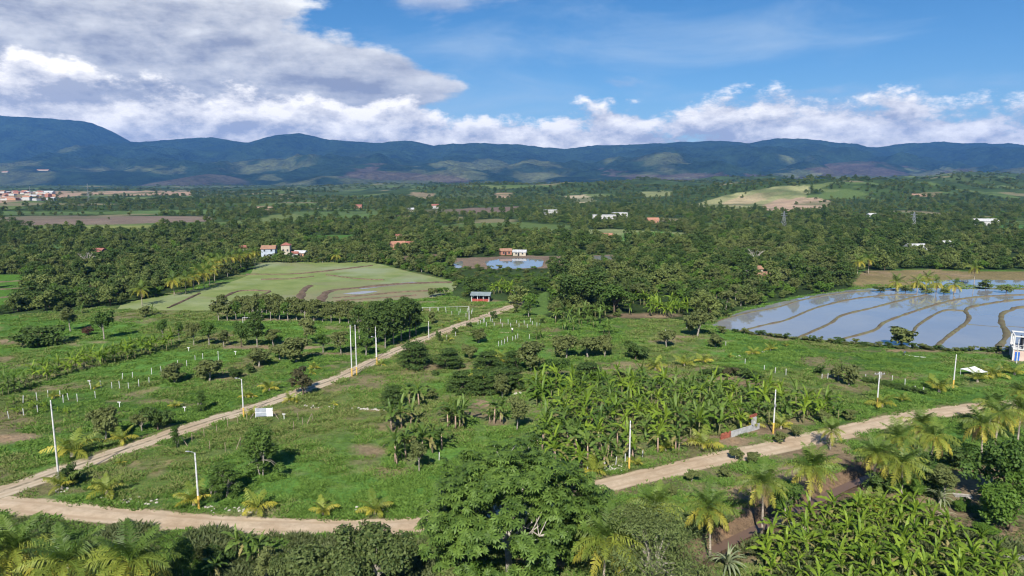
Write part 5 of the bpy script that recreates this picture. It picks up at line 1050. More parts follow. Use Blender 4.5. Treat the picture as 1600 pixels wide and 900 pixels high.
# weeds on the near paddy edge
for i in range(34):
    px_ = 1150+i*13.2; yb = np.interp(px_, [1130, 1250, 1390, 1480, 1600], [518, 530.5, 543, 547.5, 550])+rngO.uniform(-1, 1.5); tree_px('lowmango' if i % 3 else 'lowdark', px_, yb, rngO.uniform(5, 10), rngO.uniform(12, 22), 'weedy bush lining the near edge of the flooded paddy', cat='shrub', name='shrub', group='weedy bushes on the paddy edge')

# --- young palms
for px_, py_, hp, lb in [(113, 714, 46, 'largest young palm left of the diagonal road, near the tall pole'), (191, 692, 30, 'young palm in front of the tall pale mango bush'), (97, 765, 32, 'young palm in a stone ring at the foot of the tall pole'), (167, 773, 36, 'lone young palm by the front road at the left'), (189, 725, 10, 'tiny yellow palm below the diagonal road'),
  (303, 790, 36, 'young palm behind the front street light pole'), (402, 801, 36, 'young palm with yellow fronds right of the front street light'), (505, 805, 28, 'small yellow palm halfway along the front road'), (586, 803, 34, 'young upright palm just left of the big foreground tree'),
  (421, 611, 22, 'bright yellow young palm left of the diagonal road'), (384, 622, 15, 'little yellow palm behind the billboard street light'), (395, 621, 12, 'faded little palm right of the billboard street light'), (452, 628, 15, 'low yellow palm at the right verge near the brownish tree'), (462, 629, 11, 'smaller yellow palm beside the low yellow palm'),
  (395, 650, 16, 'little palm between the street light and the billboard'), (150, 608, 12, 'tiny palm at the end of the left posts'), (274, 637, 13, 'tiny palm in the middle of the left meadow'), (85, 622, 14, 'yellow palm among the left posts'), (492, 578, 14, 'yellow palm in front of the mango bush at the orchard'), (487, 585, 10, 'tiny palm by the roadside orchard'), (521, 634, 10, 'tiny dark palm in the grass right of the brownish tree'),
  (596, 572, 12, 'small palm at the foot of the short street light'), (690, 510, 6, 'tiny yellow palm near the road bend'), (715, 504, 8, 'tiny palm in the grass beyond the road'), (700, 533, 11, 'small yellow palm right of the road bend'), (745, 590, 18, 'reddish little palm below the round bush'), (788, 570, 26, 'golden palm among the layered acacias'), (1024, 578, 22, 'slim young palm above the plantation'), (1034, 593, 14, 'little palm at the back edge of the plantation'),
  (1069, 572, 20, 'young golden palm left on the right meadow'), (1099, 567, 17, 'young dark palm next to the golden one'), (1140, 559, 9, 'tiny palm in the right meadow'), (1176, 554, 15, 'yellow palm at the left of the stone line'), (1204, 548, 13, 'yellow palm in the middle of the stone line'), (1228, 542, 10, 'small yellow palm at the right of the stone line'),
  (1467, 613, 28, 'full young palm left of the canopy tent pole'), (1378, 636, 26, 'young palm at the foot of the crossarm pole'), (1410, 627, 15, 'dry little palm right of the crossarm pole'), (1527, 597, 24, 'golden palm in front of the canopy tent'), (1551, 590, 27, 'large golden palm right of the canopy tent'), (1585, 586, 22, 'golden palm below the unfinished house'), (1566, 576, 12, 'low palm between the tent and the unfinished house'),
  (1208, 610, 18, 'yellow palm behind the pole by the low wall'), (1098, 702, 36, 'young palm at the front of the plantation right'), (1040, 704, 20, 'little yellow palm at the plantation front'), (925, 742, 30, 'yellow palm left of the plantation pole'), (992, 726, 16, 'small yellow palm right of the plantation pole'), (1220, 670, 26, 'bushy palm right of the pole by the low wall'), (1178, 668, 22, 'palm behind the low wall'), (1350, 790, 30, 'small feathery palm above the bright banana patch'), (1375, 800, 34, 'pale palm at the top of the bright banana patch'), (470, 603, 12, 'yellow palm crown behind the brownish tree')]:
    young_palm(px_, py_, hp, lb, n=(4, 5) if hp > 12 else (3, 3))
# --- tall coconut palms: crown pixel and base pixel
def palm_px(px_, pyc, pyb, label, frond=1.0, lean=0.0, group=None, nuts=None, n=(7, 10, 7)):
    g = G(px_, pyb); d = project(g[0], g[1], 0)[2]; h = (pyb-pyc)*d/FOC
    return palm(g[0]-lean, g[1], h, label, group, frond, (lean, 0), nuts, n=n)
for px_, pyc, pyb, fr, ln, nt, lb in [
  (37, 852, 968, 1.15, .3, nut_mat, 'coconut palm at the bottom left corner'), (117, 872, 990, 1.1, -.2, nut_mat, 'coconut palm with orange nuts, second from the left bottom corner'), (213, 872, 985, 1.2, .2, nut_mat, 'third coconut palm along the bottom left edge'), (-25, 878, 990, 1.15, 0, nut_mat, 'coconut palm cut off by the left edge'),
  (1103, 788, 866, 1.0, -.5, None, 'coconut palm with pale trunk left on the canal bank'), (1188, 752, 832, 1.02, -.2, None, 'coconut palm in the middle of the canal bank'), (1265, 728, 806, 1.0, .2, None, 'coconut palm on the right of the canal bank'), (1022, 788, 860, 1.0, -.4, None, 'coconut palm behind the feathery tree'), (1297, 672, 702, .72, 0, None, 'short coconut palm at the roadside casting a star shadow'),
  (1405, 722, 775, 1.05, -.3, None, 'front coconut palm of the right grove with drooping fronds'), (1366, 708, 765, .95, .3, None, 'left coconut palm of the right grove'), (1398, 682, 748, .95, 0, None, 'rear coconut palm of the right grove'), (1455, 680, 742, 1.0, .4, nut_mat, 'golden coconut palm in the middle of the right grove'), (1435, 662, 720, .9, 0, None, 'dark coconut palm behind the golden one'),
  (1528, 662, 722, 1.0, -.5, nut_mat, 'leaning golden coconut palm near the right edge'), (1556, 645, 700, .95, .2, nut_mat, 'golden coconut palm behind the leaning one'), (1590, 640, 690, .95, 0, nut_mat, 'golden coconut palm at the right edge'), (1545, 630, 675, .85, 0, None, 'small palm at the back of the right grove'), (1592, 612, 655, .8, 0, None, 'dark palm at the right edge below the tent'),
  (945, 838, 935, 1.1, .2, None, 'coconut palm with hanging fronds at the bottom centre'), (915, 800, 862, .8, -.2, None, 'palm squeezed between the big tree and the feathery tree')]:
    palm_px(px_, pyc, pyb, lb, fr, ln, None, nt)
rngP = np.random.default_rng(31)
for i, (px_, yb) in enumerate([(272, 462), (291, 459), (304, 456), (318, 452), (329, 447), (336, 440), (343, 432), (352, 428), (363, 426), (376, 424), (388, 421), (400, 418), (310, 446), (322, 440), (332, 430)]):
    palm_px(px_, yb-25, yb, 'golden coconut palm in the row along the left of the rice field', 1.15, rngP.normal(0, .4), 'palm row beside the rice field', n=(3, 6, 7))
for px_, yc, yb, lb in [(526, 398, 410, 'single golden palm at the back of the rice field'), (1340, 408, 430, 'golden palm left above the dry field'), (1356, 405, 428, 'second golden palm above the dry field'), (1400, 441, 455, 'left palm of the clump at the head of the paddies'), (1432, 440, 458, 'second palm of the clump at the head of the paddies'), (1462, 441, 458, 'third palm of the clump at the head of the paddies'), (1490, 444, 460, 'right palm of the clump at the head of the paddies'), (1447, 434, 452, 'rear palm of the clump at the head of the paddies'), (1520, 418, 446, 'tall palm right of the clump at the head of the paddies'), (222, 452, 478, 'shaggy palm left of the golden palm row')]:
    palm_px(px_, yc, yb, lb, 1.1, rngP.normal(0, .3), n=(3, 6, 7))
for i, (px_, yb, hp, wp) in enumerate([(1376, 457, 10, 24), (1415, 457, 12, 22), (1447, 459, 12, 22), (1475, 460, 10, 24), (1540, 452, 16, 26), (1572, 458, 12, 26)]): tree_px('wood', px_, yb, hp, wp, 'low bush between the palms at the head of the paddies', cat='shrub', name='shrub', group='bushes at the head of the paddies')

# --- bananas
for i in range(30):
    t_ = i/29; px_ = 42+(268-42)*t_+rngP.normal(0, 3); yb = 600+(546-600)*t_+rngP.normal(0, 2)-(8 if i % 2 else 0)*(1-t_*.4)
    banana_px(px_, yb, rngP.uniform(23, 31), 'banana plant in the long row on the left meadow', group='long banana row on the left', fam='b', parts=False)
for px_, yb in [(4, 618), (14, 616), (22, 613), (30, 612), (8, 606), (40, 606)]: banana_px(px_, yb, 27, 'banana plant in the clump at the left edge', group='banana clump at the left edge', parts=False)
for i in range(16): banana_px(rngP.uniform(-5, 115), 0*i+rngP.uniform(632, 650)-0.14*i, rngP.uniform(9, 15), 'low young banana plant among the white posts on the left', group='young bananas among the left posts', fam='b', parts=False)
for px_, yb, hp, lb in [(655, 634, 42, 'rear banana clump, right plant beside the dark feathery tree'), (640, 630, 38, 'rear banana clump, left plant beside the dark feathery tree'), (612, 672, 46, 'left plant of the second banana clump'), (628, 668, 46, 'middle plant of the second banana clump'), (642, 664, 42, 'right plant of the second banana clump'),
   (700, 668, 46, 'left plant of the third banana clump'), (712, 670, 48, 'front plant of the third banana clump'), (724, 664, 44, 'right plant of the third banana clump'), (706, 658, 42, 'rear plant of the third banana clump'), (772, 662, 48, 'left plant of the two lone bananas'), (782, 660, 44, 'right plant of the two lone bananas'),
   (618, 722, 58, 'pale-stemmed left plant of the front banana clump'), (634, 715, 54, 'second plant of the front banana clump'), (660, 712, 56, 'third plant of the front banana clump'), (676, 707, 52, 'fourth plant of the front banana clump'), (690, 702, 46, 'right plant of the front banana clump'), (648, 700, 46, 'rear plant of the front banana clump')]:
    banana_px(px_, yb, hp, lb, parts=True, pink=True)
for px_, yb in [(880, 500), (890, 506), (896, 518), (884, 516), (905, 508), (918, 505), (928, 512), (938, 506), (912, 498), (946, 498), (930, 496), (868, 505)]: banana_px(px_, yb, rngP.uniform(22, 28), 'banana plant in the dark clump right of the block of posts', group='banana clump right of the posts', parts=False)
banana_px(845, 529, 22, 'single banana plant at the end of the footpath', parts=False); banana_px(838, 531, 20, 'small banana plant beside the end of the footpath', parts=False); banana_px(952, 523, 24, 'lone banana plant right of the dark clump', parts=False); banana_px(944, 522, 20, 'small banana next to the lone banana', parts=False)
for i in range(24): banana_px(rngP.uniform(983, 1075), rngP.uniform(474, 496), rngP.uniform(20, 26), 'yellow-green banana plant in the bright grove behind the meadow', group='bright banana grove', fam='b', parts=False)
for i in range(9): banana_px(rngP.uniform(770, 800), rngP.uniform(452, 466), rngP.uniform(16, 22), 'banana plant behind the red pavilion', group='bananas behind the pavilion', fam='b', parts=False)
for i, (px_, yb) in enumerate([(28, 540), (42, 538), (36, 544), (238, 492), (128, 490)]): banana_px(px_, yb, 18, 'banana plant tucked beside the shrubs on the far left', group='bananas beside the left shrubs', parts=False)
# plantation
PLANT = [(826, 625), (860, 606), (960, 600), (1060, 604), (1180, 618), (1300, 640), (1322, 648), (1310, 660), (1225, 664), (1180, 668), (1130, 682), (1075, 700), (1000, 716), (940, 735), (900, 738), (850, 725), (836, 680), (870, 660), (860, 645)]
pg = GP(PLANT); x0, y0 = pg.min(0); x1, y1 = pg.max(0); pl = []; rngB = np.random.default_rng(8)
for _ in range(6000):
    p = (rngB.uniform(x0, x1), rngB.uniform(y0, y1))
    if in_poly(p[0], p[1], pg) and all((p[0]-q[0])**2+(p[1]-q[1])**2 > 2.9**2 for q in pl): pl.append(p)
    if len(pl) >= 190: break
for i, p in enumerate(sorted(pl, key=lambda q: q[1])):
    front = project(p[0], p[1], 0)[1] > 692
    banana(p[0], p[1], rngB.uniform(3.9, 6.0), 'banana plant at the front of the large plantation' if front else 'banana plant inside the large plantation by the curving road', 'front plants of the plantation' if front else 'plants of the large plantation', 'a' if i % 2 else 'b', parts=front, pink=front)
print('plantation', len(pl))
# bright bananas bottom right
NEARB = [(1190, 858), (1230, 828), (1290, 815), (1345, 800), (1400, 790), (1440, 800), (1480, 835), (1540, 870), (1590, 900), (1600, 960), (1180, 960)]
pg = GP(NEARB); x0, y0 = pg.min(0); x1, y1 = pg.max(0); pl = []
for _ in range(5000):
    p = (rngB.uniform(x0, x1), rngB.uniform(y0, y1))
    if in_poly(p[0], p[1], pg) and all((p[0]-q[0])**2+(p[1]-q[1])**2 > 1.95**2 for q in pl): pl.append(p)
    if len(pl) >= 105: break
print('near bananas', len(pl))
for p in sorted(pl, key=lambda q: q[1]): banana(p[0], p[1], rngB.uniform(2.5, 4.3), 'bright green banana plant in the patch at the bottom right', 'bright banana patch', 'b', parts=True)
for px_, yb, hp, lb in [(372, 868, 46, 'left banana plant behind the bottom trees'), (388, 872, 48, 'banana plant in the bottom trees with upright leaf'), (404, 878, 46, 'right banana plant in the bottom trees'), (338, 905, 40, 'yellowish banana plant at the bottom edge')]: banana_px(px_, yb, hp, lb, parts=True)
# strap-leaved plants
strap_m = leaf_mat('grey_green_strap_leaf', (0.16, 0.20, 0.10), (0.30, 0.33, 0.19), 0.2, 0.5, 0.4, False); dry_m = leaf_mat('dry_strap_leaf', (0.28, 0.25, 0.15), (0.42, 0.38, 0.25), 0.2, 0.6, 0.2, False)
def strap_leaf(seed, L, e0, e1, mat):
    rng = np.random.default_rng(seed); m = 6; el = np.linspace(e0, e1, m); pts = [np.zeros(3)]
    for i in range(m): pts.append(pts[-1]+L/m*np.array((math.cos(el[i]), 0, math.sin(el[i]))))
    V = []; 
    for i, p in enumerate(pts): w = 0.075*(1-(i/m)**2)+0.008; V += [p+np.array((0, -w, .02)), p, p+np.array((0, w, .02))]
    F = [(i*3+k, i*3+k+1, i*3+k+4, i*3+k+3) for i in range(m) for k in range(2)]
    return MB().add(V, F).mesh('strap_leaf', mat)
SL = [strap_leaf(i, 1.7, R_(80-18*i), R_(10-30*i), strap_m) for i in range(4)]; SD = [strap_leaf(i, 1.4, R_(70-25*i), R_(-30-20*i), dry_m) for i in range(3)]
for px_, py_, n_, s_, set_, lb in [(1136, 890, 34, 1.6, SL, 'spiky strap-leaved plant beside the feathery tree'), (1232, 835, 26, 1.2, SL, 'grey-green strap-leaved plant at the edge of the banana patch'), (1468, 786, 22, 1.5, SL, 'bluish agave-like plant at the edge of the dark shade'), (1477, 812, 16, 1.3, SD, 'dry pale strap-leaved plant right of the banana patch'), (1250, 842, 18, 1.0, SL, 'small strap-leaved plant among the bananas')]:
    r = thing('strap_leaved_plant', lb, 'plant', G(px_, py_), scl=s_)
    obj('stem', MB().lathe([(.14, -.1), (.12, .3), (.05, .6)], 7).mesh('stem', bark_p), r)
    for k in range(n_): obj('leaf', set_[k % len(set_)], r, (0, 0, .3+.3*(k/n_)), (rngP.normal(0, .1), rngP.normal(0, .1), k*2.4))

# --- the big foreground tree with palmate leaves
def big_tree():
    rng = np.random.default_rng(4); g = G(796, 897); r = thing('large_broadleaf_tree', 'huge spreading tree with pale branches in the centre foreground', 'tree', g)
    Rx, Ry, H, z0 = 10.2, 9.0, 14.8, 0.4; mb = MB(); tips = []
    trunk = [np.array((0, 0, -.3)), np.array((-.1, .1, 2.0)), np.array((-.35, .3, 3.6))]; mb.tube(trunk, [.48, .36, .33], 10)
    main = []
    for a, e, L in [(2.6, 62, 8.5), (1.1, 55, 9.0), (0.2, 38, 8.6), (4.0, 45, 7.2), (5.3, 30, 7.4), (3.3, 22, 7.6), (1.9, 80, 9.5), (-.35, 60, 9), (2.2, 30, 8.0)]:
        e = R_(e); d = np.array((math.cos(a)*math.cos(e), math.sin(a)*math.cos(e), math.sin(e))); s = trunk[2]
        p1 = s+d*L*.4+rng.normal(0, .25, 3); p2 = s+d*L*.75+np.array((0, 0, .4))+rng.normal(0, .3, 3); p3 = s+d*L+np.array((0, 0, .2)); mb.tube([s, p1, p2, p3], [.22, .16, .10, .05], 7, False)
        for base in (p1, p2, p3):
            for _ in range(4):
                q = nrm(d+rng.normal(0, .7, 3)); l = rng.uniform(1.8, 3.6); t1 = base+q*l*.5; t2 = base+q*l+np.array((0, 0, .3)); mb.tube([base, t1, t2], [.075, .05, .02], 5, False); tips.append(t2)
    obj('trunk', mb.mesh('big_trunk', bark_w, True), r)
    # leaf clumps over a lumpy dome
    C = []
    for _ in range(400):
        d = nrm(rng.normal(0, 1, 3)); d[2] = abs(d[2]) if d[2] < -.62 else d[2]; a = math.atan2(d[1], d[0]); lob = 1+.14*math.sin(3*a+1)+.10*math.sin(5*a+2.1)+.06*math.sin(9*a)
        q = rng.uniform(.72, 1.0); p = np.array((d[0]*Rx*lob*q, d[1]*Ry*lob*q, max(1.0, (H+z0)/2+d[2]*(H-z0)/2*q))); 
        gap = vnoise(p[0]*1.0+50, p[2]*1.0+p[1]*.6, 2.6)
        if gap > .26: C.append(p)
    C += [np.array((rng.uniform(-7, 5), rng.uniform(-7.5, -4.5), rng.uniform(.8, 4.2))) for _ in range(34)]
    C = np.array(C+[t for t in tips]); Q = []
    for c in C:
        for _ in range(13):
            o = c+nrm(rng.normal(0, 1, 3))*rng.uniform(.2, 1.15)*np.array((1, 1, .6)); nm = nrm(np.array((0, 0, 1.0))+rng.normal(0, .45, 3)+(c-np.array((0, 0, 6)))*.05); t = nrm(np.cross(nm, rng.normal(0, 1, 3))); b = np.cross(nm, t); L = rng.uniform(.42, .68)
            for k in range(7):
                an = 6.283*k/7; dd = t*math.cos(an)+b*math.sin(an); sd = t*-math.sin(an)+b*math.cos(an); m_ = o+dd*L*.55+nm*.03; e = o+dd*L-nm*L*.3
                Q.append((o, m_+sd*L*.2, e, m_-sd*L*.2))
    Q = np.array(Q); print('big tree quads', len(Q)); obj('crown', quads('big_crown', Q, lf_big7), r)
m_, T = new_mat('palmate_leaves'); ri = T.n('ShaderNodeNewGeometry').outputs['Random Per Island']; P = T.n('ShaderNodeTexCoord').outputs['Object']
cc = T.mix(T.m('ADD', T.m('MULTIPLY', ri, .45), T.m('MULTIPLY', T.smooth(T.noise(P, .45, 3), .35, .65), .55)), (0.055, 0.105, 0.020), (0.160, 0.250, 0.046))
p = T.n('ShaderNodeBsdfPrincipled', None, Base_Color=cc, Roughness=.55); p.inputs['Specular IOR Level'].default_value = .25; tr = T.n('ShaderNodeBsdfTranslucent', None, Color=T.mix(1., cc, (1., 1.15, .45), 'MULTIPLY')); mxs = T.n('ShaderNodeMixShader', None, Fac=.25); T.set(mxs.inputs[1], p.outputs[0]); T.set(mxs.inputs[2], tr.outputs[0]); T.n('ShaderNodeOutputMaterial', None, Surface=mxs.outputs[0]); lf_big7 = m_
big_tree()
# feathery tree and other foreground trees
lf_forefol = leaf_mat('foreground_leaves', (0.045, 0.078, 0.020), (0.150, 0.185, 0.058), objv=0.2)
species('feather', 1, W_=16.0, H=8.2, z0=1.2, nclump=150, per=150, leaf=0.40, style='tier', lmat=lf_feather, bmat=bark_g, trunk_r=.32, limbs=30, stems=2, flat=.3, upb=.9, aspect=4.0)
species('fore', 2, W_=9.0, H=8.0, z0=.8, nclump=95, per=85, leaf=0.48, style='round', lmat=lf_forefol, bmat=bark_g, trunk_r=.25, limbs=24)
species('foredark', 2, W_=7.0, H=8.5, z0=.8, nclump=100, per=110, leaf=0.34, style='round', lmat=lf_green, bmat=bark_g, trunk_r=.22, limbs=20)
species('forebright', 2, W_=6.0, H=5.5, z0=.3, nclump=90, per=110, leaf=0.34, style='round', lmat=lf_bright, bmat=bark_d, trunk_r=.18, limbs=16)
for sp, px_, py_, hp, wp, lb in [('feather', 1008, 935, 150, 215, 'broad feathery-leaved tree in the bottom centre'), ('fore', 592, 930, 116, 130, 'dense dark tree left of the huge foreground tree'), ('fore', 500, 945, 96, 120, 'leafy tree at the bottom edge, second left of the huge tree'), ('fore', 545, 960, 90, 100, 'olive tree at the bottom edge between the two dark trees'), ('foredark', 288, 920, 100, 52, 'narrow dark tree right of the bottom left palms'), ('olivetall', 416, 915, 58, 46, 'pale feathery small tree at the bottom edge'), ('fore', 455, 930, 66, 60, 'small olive tree at the bottom edge'), ('darkbush', 160, 905, 46, 60, 'dark bush between the bottom left palms'), ('darkbush', 75, 868, 50, 60, 'dark bush behind the bottom left palms'), ('darkbush', 345, 885, 42, 50, 'dark bush beneath the bottom bananas'), ('darkbush', 250, 915, 42, 50, 'dark bush left of the narrow dark tree'),
   ('foredark', 1226, 816, 72, 58, 'bright leafy tree between the canal palms'), ('lush', 1568, 790, 118, 110, 'large dense green tree on the right edge'), ('forebright', 1578, 830, 84, 92, 'lighter bushy tree in front of the dense right tree'), ('olivetall', 1475, 782, 52, 60, 'greyish bush at the right of the palm grove'), ('darkbush', 1450, 770, 38, 44, 'dark bush under the right palm grove'), ('forebright', 1430, 775, 24, 30, 'small bright bush at the foot of the grove'), ('darkbush', 1380, 768, 40, 60, 'shaded bush under the left grove palms'), ('darkbush', 1420, 740, 40, 70, 'shaded bush behind the front grove palm'), ('darkbush', 1500, 730, 44, 60, 'dark bush between the golden palms'), ('lushdark', 1600, 742, 60, 80, 'dark tree cut by the right edge'), ('forebright', 1505, 800, 20, 30, 'small bright shrub on the bare slope'), ('forebright', 1540, 840, 22, 40, 'low green shrub on the bare slope at the right'), ('mango', 1310, 810, 22, 34, 'low bush on the canal bank'), ('mango', 1415, 800, 24, 40, 'pale bush behind the bright banana patch'), ('darkbush', 1030, 850, 30, 50, 'dark bush behind the feathery tree'), ('olivetall', 700, 955, 60, 70, 'leafy shrub under the huge foreground tree'), ('forebright', 760, 940, 56, 80, 'bright bush at the foot of the huge foreground tree')]:
    tree_px(sp, px_, py_, hp, wp, lb, cat='tree' if 'tree' in lb.split(' ', 4)[-1] or ' tree' in lb[:34] else 'shrub', name='broadleaf_tree' if ' tree' in lb[:34] else 'shrub')
for i in range(15): tree_px('darkbush', -20+i*21+rngP.normal(0, 5), 905+(i % 3)*32, rngP.uniform(40, 58), rngP.uniform(50, 70), 'added dark shrub standing in for the shadow beneath the bottom left palms', cat='shrub', name='shrub', group='added shadow shrubs beneath the bottom left palms')  # dark shrubs added to stand in for the shadow area beneath the palms
for i in range(9): tree_px('mango', 1050+i*34+rngP.normal(0, 5), 770-i*14+rngP.normal(0, 4), rngP.uniform(14, 22), rngP.uniform(18, 27), 'low weedy bush on the bank between the road and the canal', cat='shrub', name='shrub', group='weedy bushes on the canal bank')

# shrubs along the margins of the rice field
for i in range(30):
    t_ = i/29; px_ = 408+(572-408)*t_; tree_px(['wood', 'lowdark', 'lowmango'][i % 3], px_, 410.5-1.2*rngP.random(), rngP.uniform(7, 13), rngP.uniform(11, 18), 'shrub in the dense hedge along the back of the rice field', cat='shrub', name='shrub', group='hedge along the back of the rice field')
for i in range(26):
    t_ = i/25; px_ = 575+(708-575)*t_; tree_px(['woodbright', 'lowmango', 'woodbright', 'round'][i % 4], px_+4, 408.5+(437-408.5)*t_-rngP.uniform(0, 2), rngP.uniform(9, 17), rngP.uniform(11, 19), 'bushy shrub along the right margin of the rice field', cat='shrub', name='shrub', group='shrubs along the right margin of the rice field')
for i, (px_, yb, hp, wp, sp_) in enumerate([(742, 466, 34, 44, 'lushdark'), (690, 462, 16, 22, 'woodbright'), (676, 464, 14, 18, 'mango'), (818, 470, 30, 36, 'lushdark'), (905, 482, 62, 92, 'lushdark'), (960, 492, 48, 66, 'lush'), (845, 455, 26, 40, 'lush'), (1000, 470, 26, 50, 'olivetall')]):
    tree_px(sp_, px_, yb, hp, wp, ['dark tree touching the left side of the red pavilion', 'bright shrub left of the dark pavilion tree', 'low shrub at the corner of the muddy rice rows', 'dark tree right of the farthest street light', 'largest dark tree behind the block of posts', 'broad green tree right of the largest dark tree', 'green tree in the gap above the end of the road', 'pale shrubby tree above the bright banana grove'][i])
for px_, yb, hp, wp, l in [(1180, 418, 34, 40, 'bare pale tree standing among the woods left of the paddies'), (135, 420, 30, 34, 'bare pale tree in the woods on the left'), (1010, 432, 22, 24, 'small bare tree in the middle woods')]:
    g = G(px_, yb); d_ = project(g[0], g[1], 0)[2]; s_ = hp*d_/FOC/5.0; r = thing('bare_tree', l, 'tree', g, scl=s_)
    rg = np.random.default_rng(int(px_)); mb = MB(); mb.tube([(0, 0, -.2), (.05, 0, 1.2), (.1, .05, 2.4)], [.2, .15, .11], 6); obj('trunk', mb.mesh('bare_trunk', bark_w, True), r)
    for k in range(9):
        a_ = k*.7+rg.uniform(0, .5); q = np.array((math.cos(a_), math.sin(a_), rg.uniform(.7, 1.6))); p1 = np.array((.1, .05, 1.6+.09*k))+q*.9; p2 = p1+q*rg.uniform(.6, 1.2)*np.array((1.1, 1.1, .8)); mb = MB(); mb.tube([(.1, .05, 1.5+.1*k), p1, p2], [.07, .05, .02], 5, False)
        for w_ in range(3): mb.tube([p1*.5+p2*.5, p1*.5+p2*.5+rg.normal(0, .4, 3)+np.array((0, 0, .3))], [.03, .012], 4, False)
        obj('branch', mb.mesh('branch', bark_w), r)
# ================================================================== woodland
rngW = np.random.default_rng(12)
def scatter(name, pts, rot, scl, idx, protos, label):
    c = bpy.data.collections.new(name+'_models')
    for i, me in enumerate(protos): c.objects.link(bpy.data.objects.new('%s_model_%03d' % (name, i), me))
    me = bpy.data.meshes.new(name); me.vertices.add(len(pts)); me.vertices.foreach_set('co', np.asarray(pts, np.float32).ravel())
    for nm, ty, v in (('spin', 'FLOAT', rot), ('size', 'FLOAT_VECTOR', scl), ('pick', 'INT', idx)):
        a = me.attributes.new(nm, ty, 'POINT'); a.data.foreach_set('vector' if ty == 'FLOAT_VECTOR' else 'value', np.asarray(v, np.int32 if ty == 'INT' else np.float32).ravel())
    o = obj(name, me); ng = bpy.data.node_groups.new(name, 'GeometryNodeTree')
    ng.interface.new_socket('Geometry', in_out='INPUT', socket_type='NodeSocketGeometry'); ng.interface.new_socket('Geometry', in_out='OUTPUT', socket_type='NodeSocketGeometry')
    gi = ng.nodes.new('NodeGroupInput'); go = ng.nodes.new('NodeGroupOutput'); ip = ng.nodes.new('GeometryNodeInstanceOnPoints'); ci = ng.nodes.new('GeometryNodeCollectionInfo')
    ci.inputs['Collection'].default_value = c; ci.inputs['Separate Children'].default_value = True; ci.inputs['Reset Children'].default_value = True
    def at_(nm, ty):
        n = ng.nodes.new('GeometryNodeInputNamedAttribute'); n.data_type = ty; n.inputs['Name'].default_value = nm; return n.outputs['Attribute']
    cx = ng.nodes.new('ShaderNodeCombineXYZ'); L = ng.links.new
    L(at_('spin', 'FLOAT'), cx.inputs['Z']); L(gi.outputs[0], ip.inputs['Points']); L(ci.outputs[0], ip.inputs['Instance']); ip.inputs['Pick Instance'].default_value = True
    L(at_('pick', 'INT'), ip.inputs['Instance Index']); L(cx.outputs[0], ip.inputs['Rotation']); L(at_('size', 'FLOAT_VECTOR'), ip.inputs['Scale']); L(ip.outputs[0], go.inputs[0])
    o.modifiers.new('scatter', 'NODES').node_group = ng
    return tag(o, label, None, None, 'stuff')
def wood_points():
    out = []
    for d0, d1, sp in ((225, 450, 5.2), (450, 700, 7.0), (700, 1100, 11), (1100, 1800, 16), (1800, 3000, 23), (3000, 4800, 36), (4800, 7200, 60)):
        n = int(1.75*(d1*d1-d0*d0)*0.5/(sp*sp)*1.25); d = np.sqrt(rngW.uniform(d0*d0, d1*d1, n)); a = rngW.uniform(-.86, .86, n)
        x, y = d*np.sin(a), d*np.cos(a)
        key = np.floor(x/sp/.9).astype(np.int64)*100003+np.floor(y/sp/.9).astype(np.int64); _, u = np.unique(key, return_index=True)
        out.append(np.stack([x[u], y[u], np.full(len(u), sp)], 1))
    return np.vstack(out)
wp = wood_points(); wx, wy = wp[:, 0], wp[:, 1]; wz = hz(wx, wy); ppx, ppy, pdp = project(wx, wy, wz)
keep = ~in_poly(ppx, ppy, OPEN) | (pdp > 460)&(ppy < 405)
gl = fbm(wx, wy, 130, 3)
keep &= ~((pdp > 480) & (gl > .645) & (rngW.random(len(gl)) > .04)) & ~((pdp > 1500) & (fbm(wx+5000, wy, 420, 3) > .63))
for poly, cc in FIELDS: keep &= ~(in_poly(ppx, ppy, poly) & (rngW.random(len(wx)) > np.where(pdp > 1000, .10, .02)))
for poly in (RICE, PADDY, [(972, 501), (975, 466), (1080, 466), (1088, 501)], [(764, 473), (766, 452), (806, 452), (808, 473)]): keep &= ~in_poly(ppx, ppy, poly)
for o in [o for o in col.objects if o.get('category') in ('house', 'pavilion')]:
    keep &= np.hypot(wx-o.location.x, wy-o.location.y) > (6.5 if o.location.y < 1200 else 22)
    dist = math.hypot(o.location.x, o.location.y)   # and leave the view across the fields towards it fairly open
    if dist < 600 and -150 < o.location.x < -90: keep &= ~((np.abs(wx-o.location.x*wy/o.location.y) < 7) & (wy < o.location.y) & (wy > o.location.y-14))
keep &= ~((np.hypot(wx-G(752, 470)[0], wy-G(752, 470)[1]) < 9))
wx, wy, wz, ppx, ppy, pdp, sp = wx[keep], wy[keep], wz[keep], ppx[keep], ppy[keep], pdp[keep], wp[keep, 2]
n = len(wx); print('woodland', n)
kind = fbm(wx, wy, 70, 2); pick = rngW.integers(0, 5, n); r_ = rngW.random(n)
pick = np.where(r_ < .13, 5+rngW.integers(0, 2, n), pick); pick = np.where((r_ > np.where((ppx > 690)&(ppx < 1340)&(pdp < 450), .55, .80))&(kind > .40), 7+rngW.integers(0, 2, n), pick)
pn = fbm(wx+700, wy, 55, 2); pick = np.where((rngW.random(n) < sstep(pn, .45, .7)*.7)&(pick < 5), 9+rngW.integers(0, 2, n), pick); pick = np.where((rngW.random(n) < .07)&(pick < 5), 11+rngW.integers(0, 2, n), pick)
size = rngW.uniform(.38, 1.2, n)*np.where(pdp < 450, .86, .95)*np.where(pdp > 1100, np.clip(sp/15, 1.0, 2.2), 1); hgt = size*rngW.uniform(.8, 1.25, n)/np.where(pdp > 1100, np.clip(sp/17, 1, 2.0), 1)
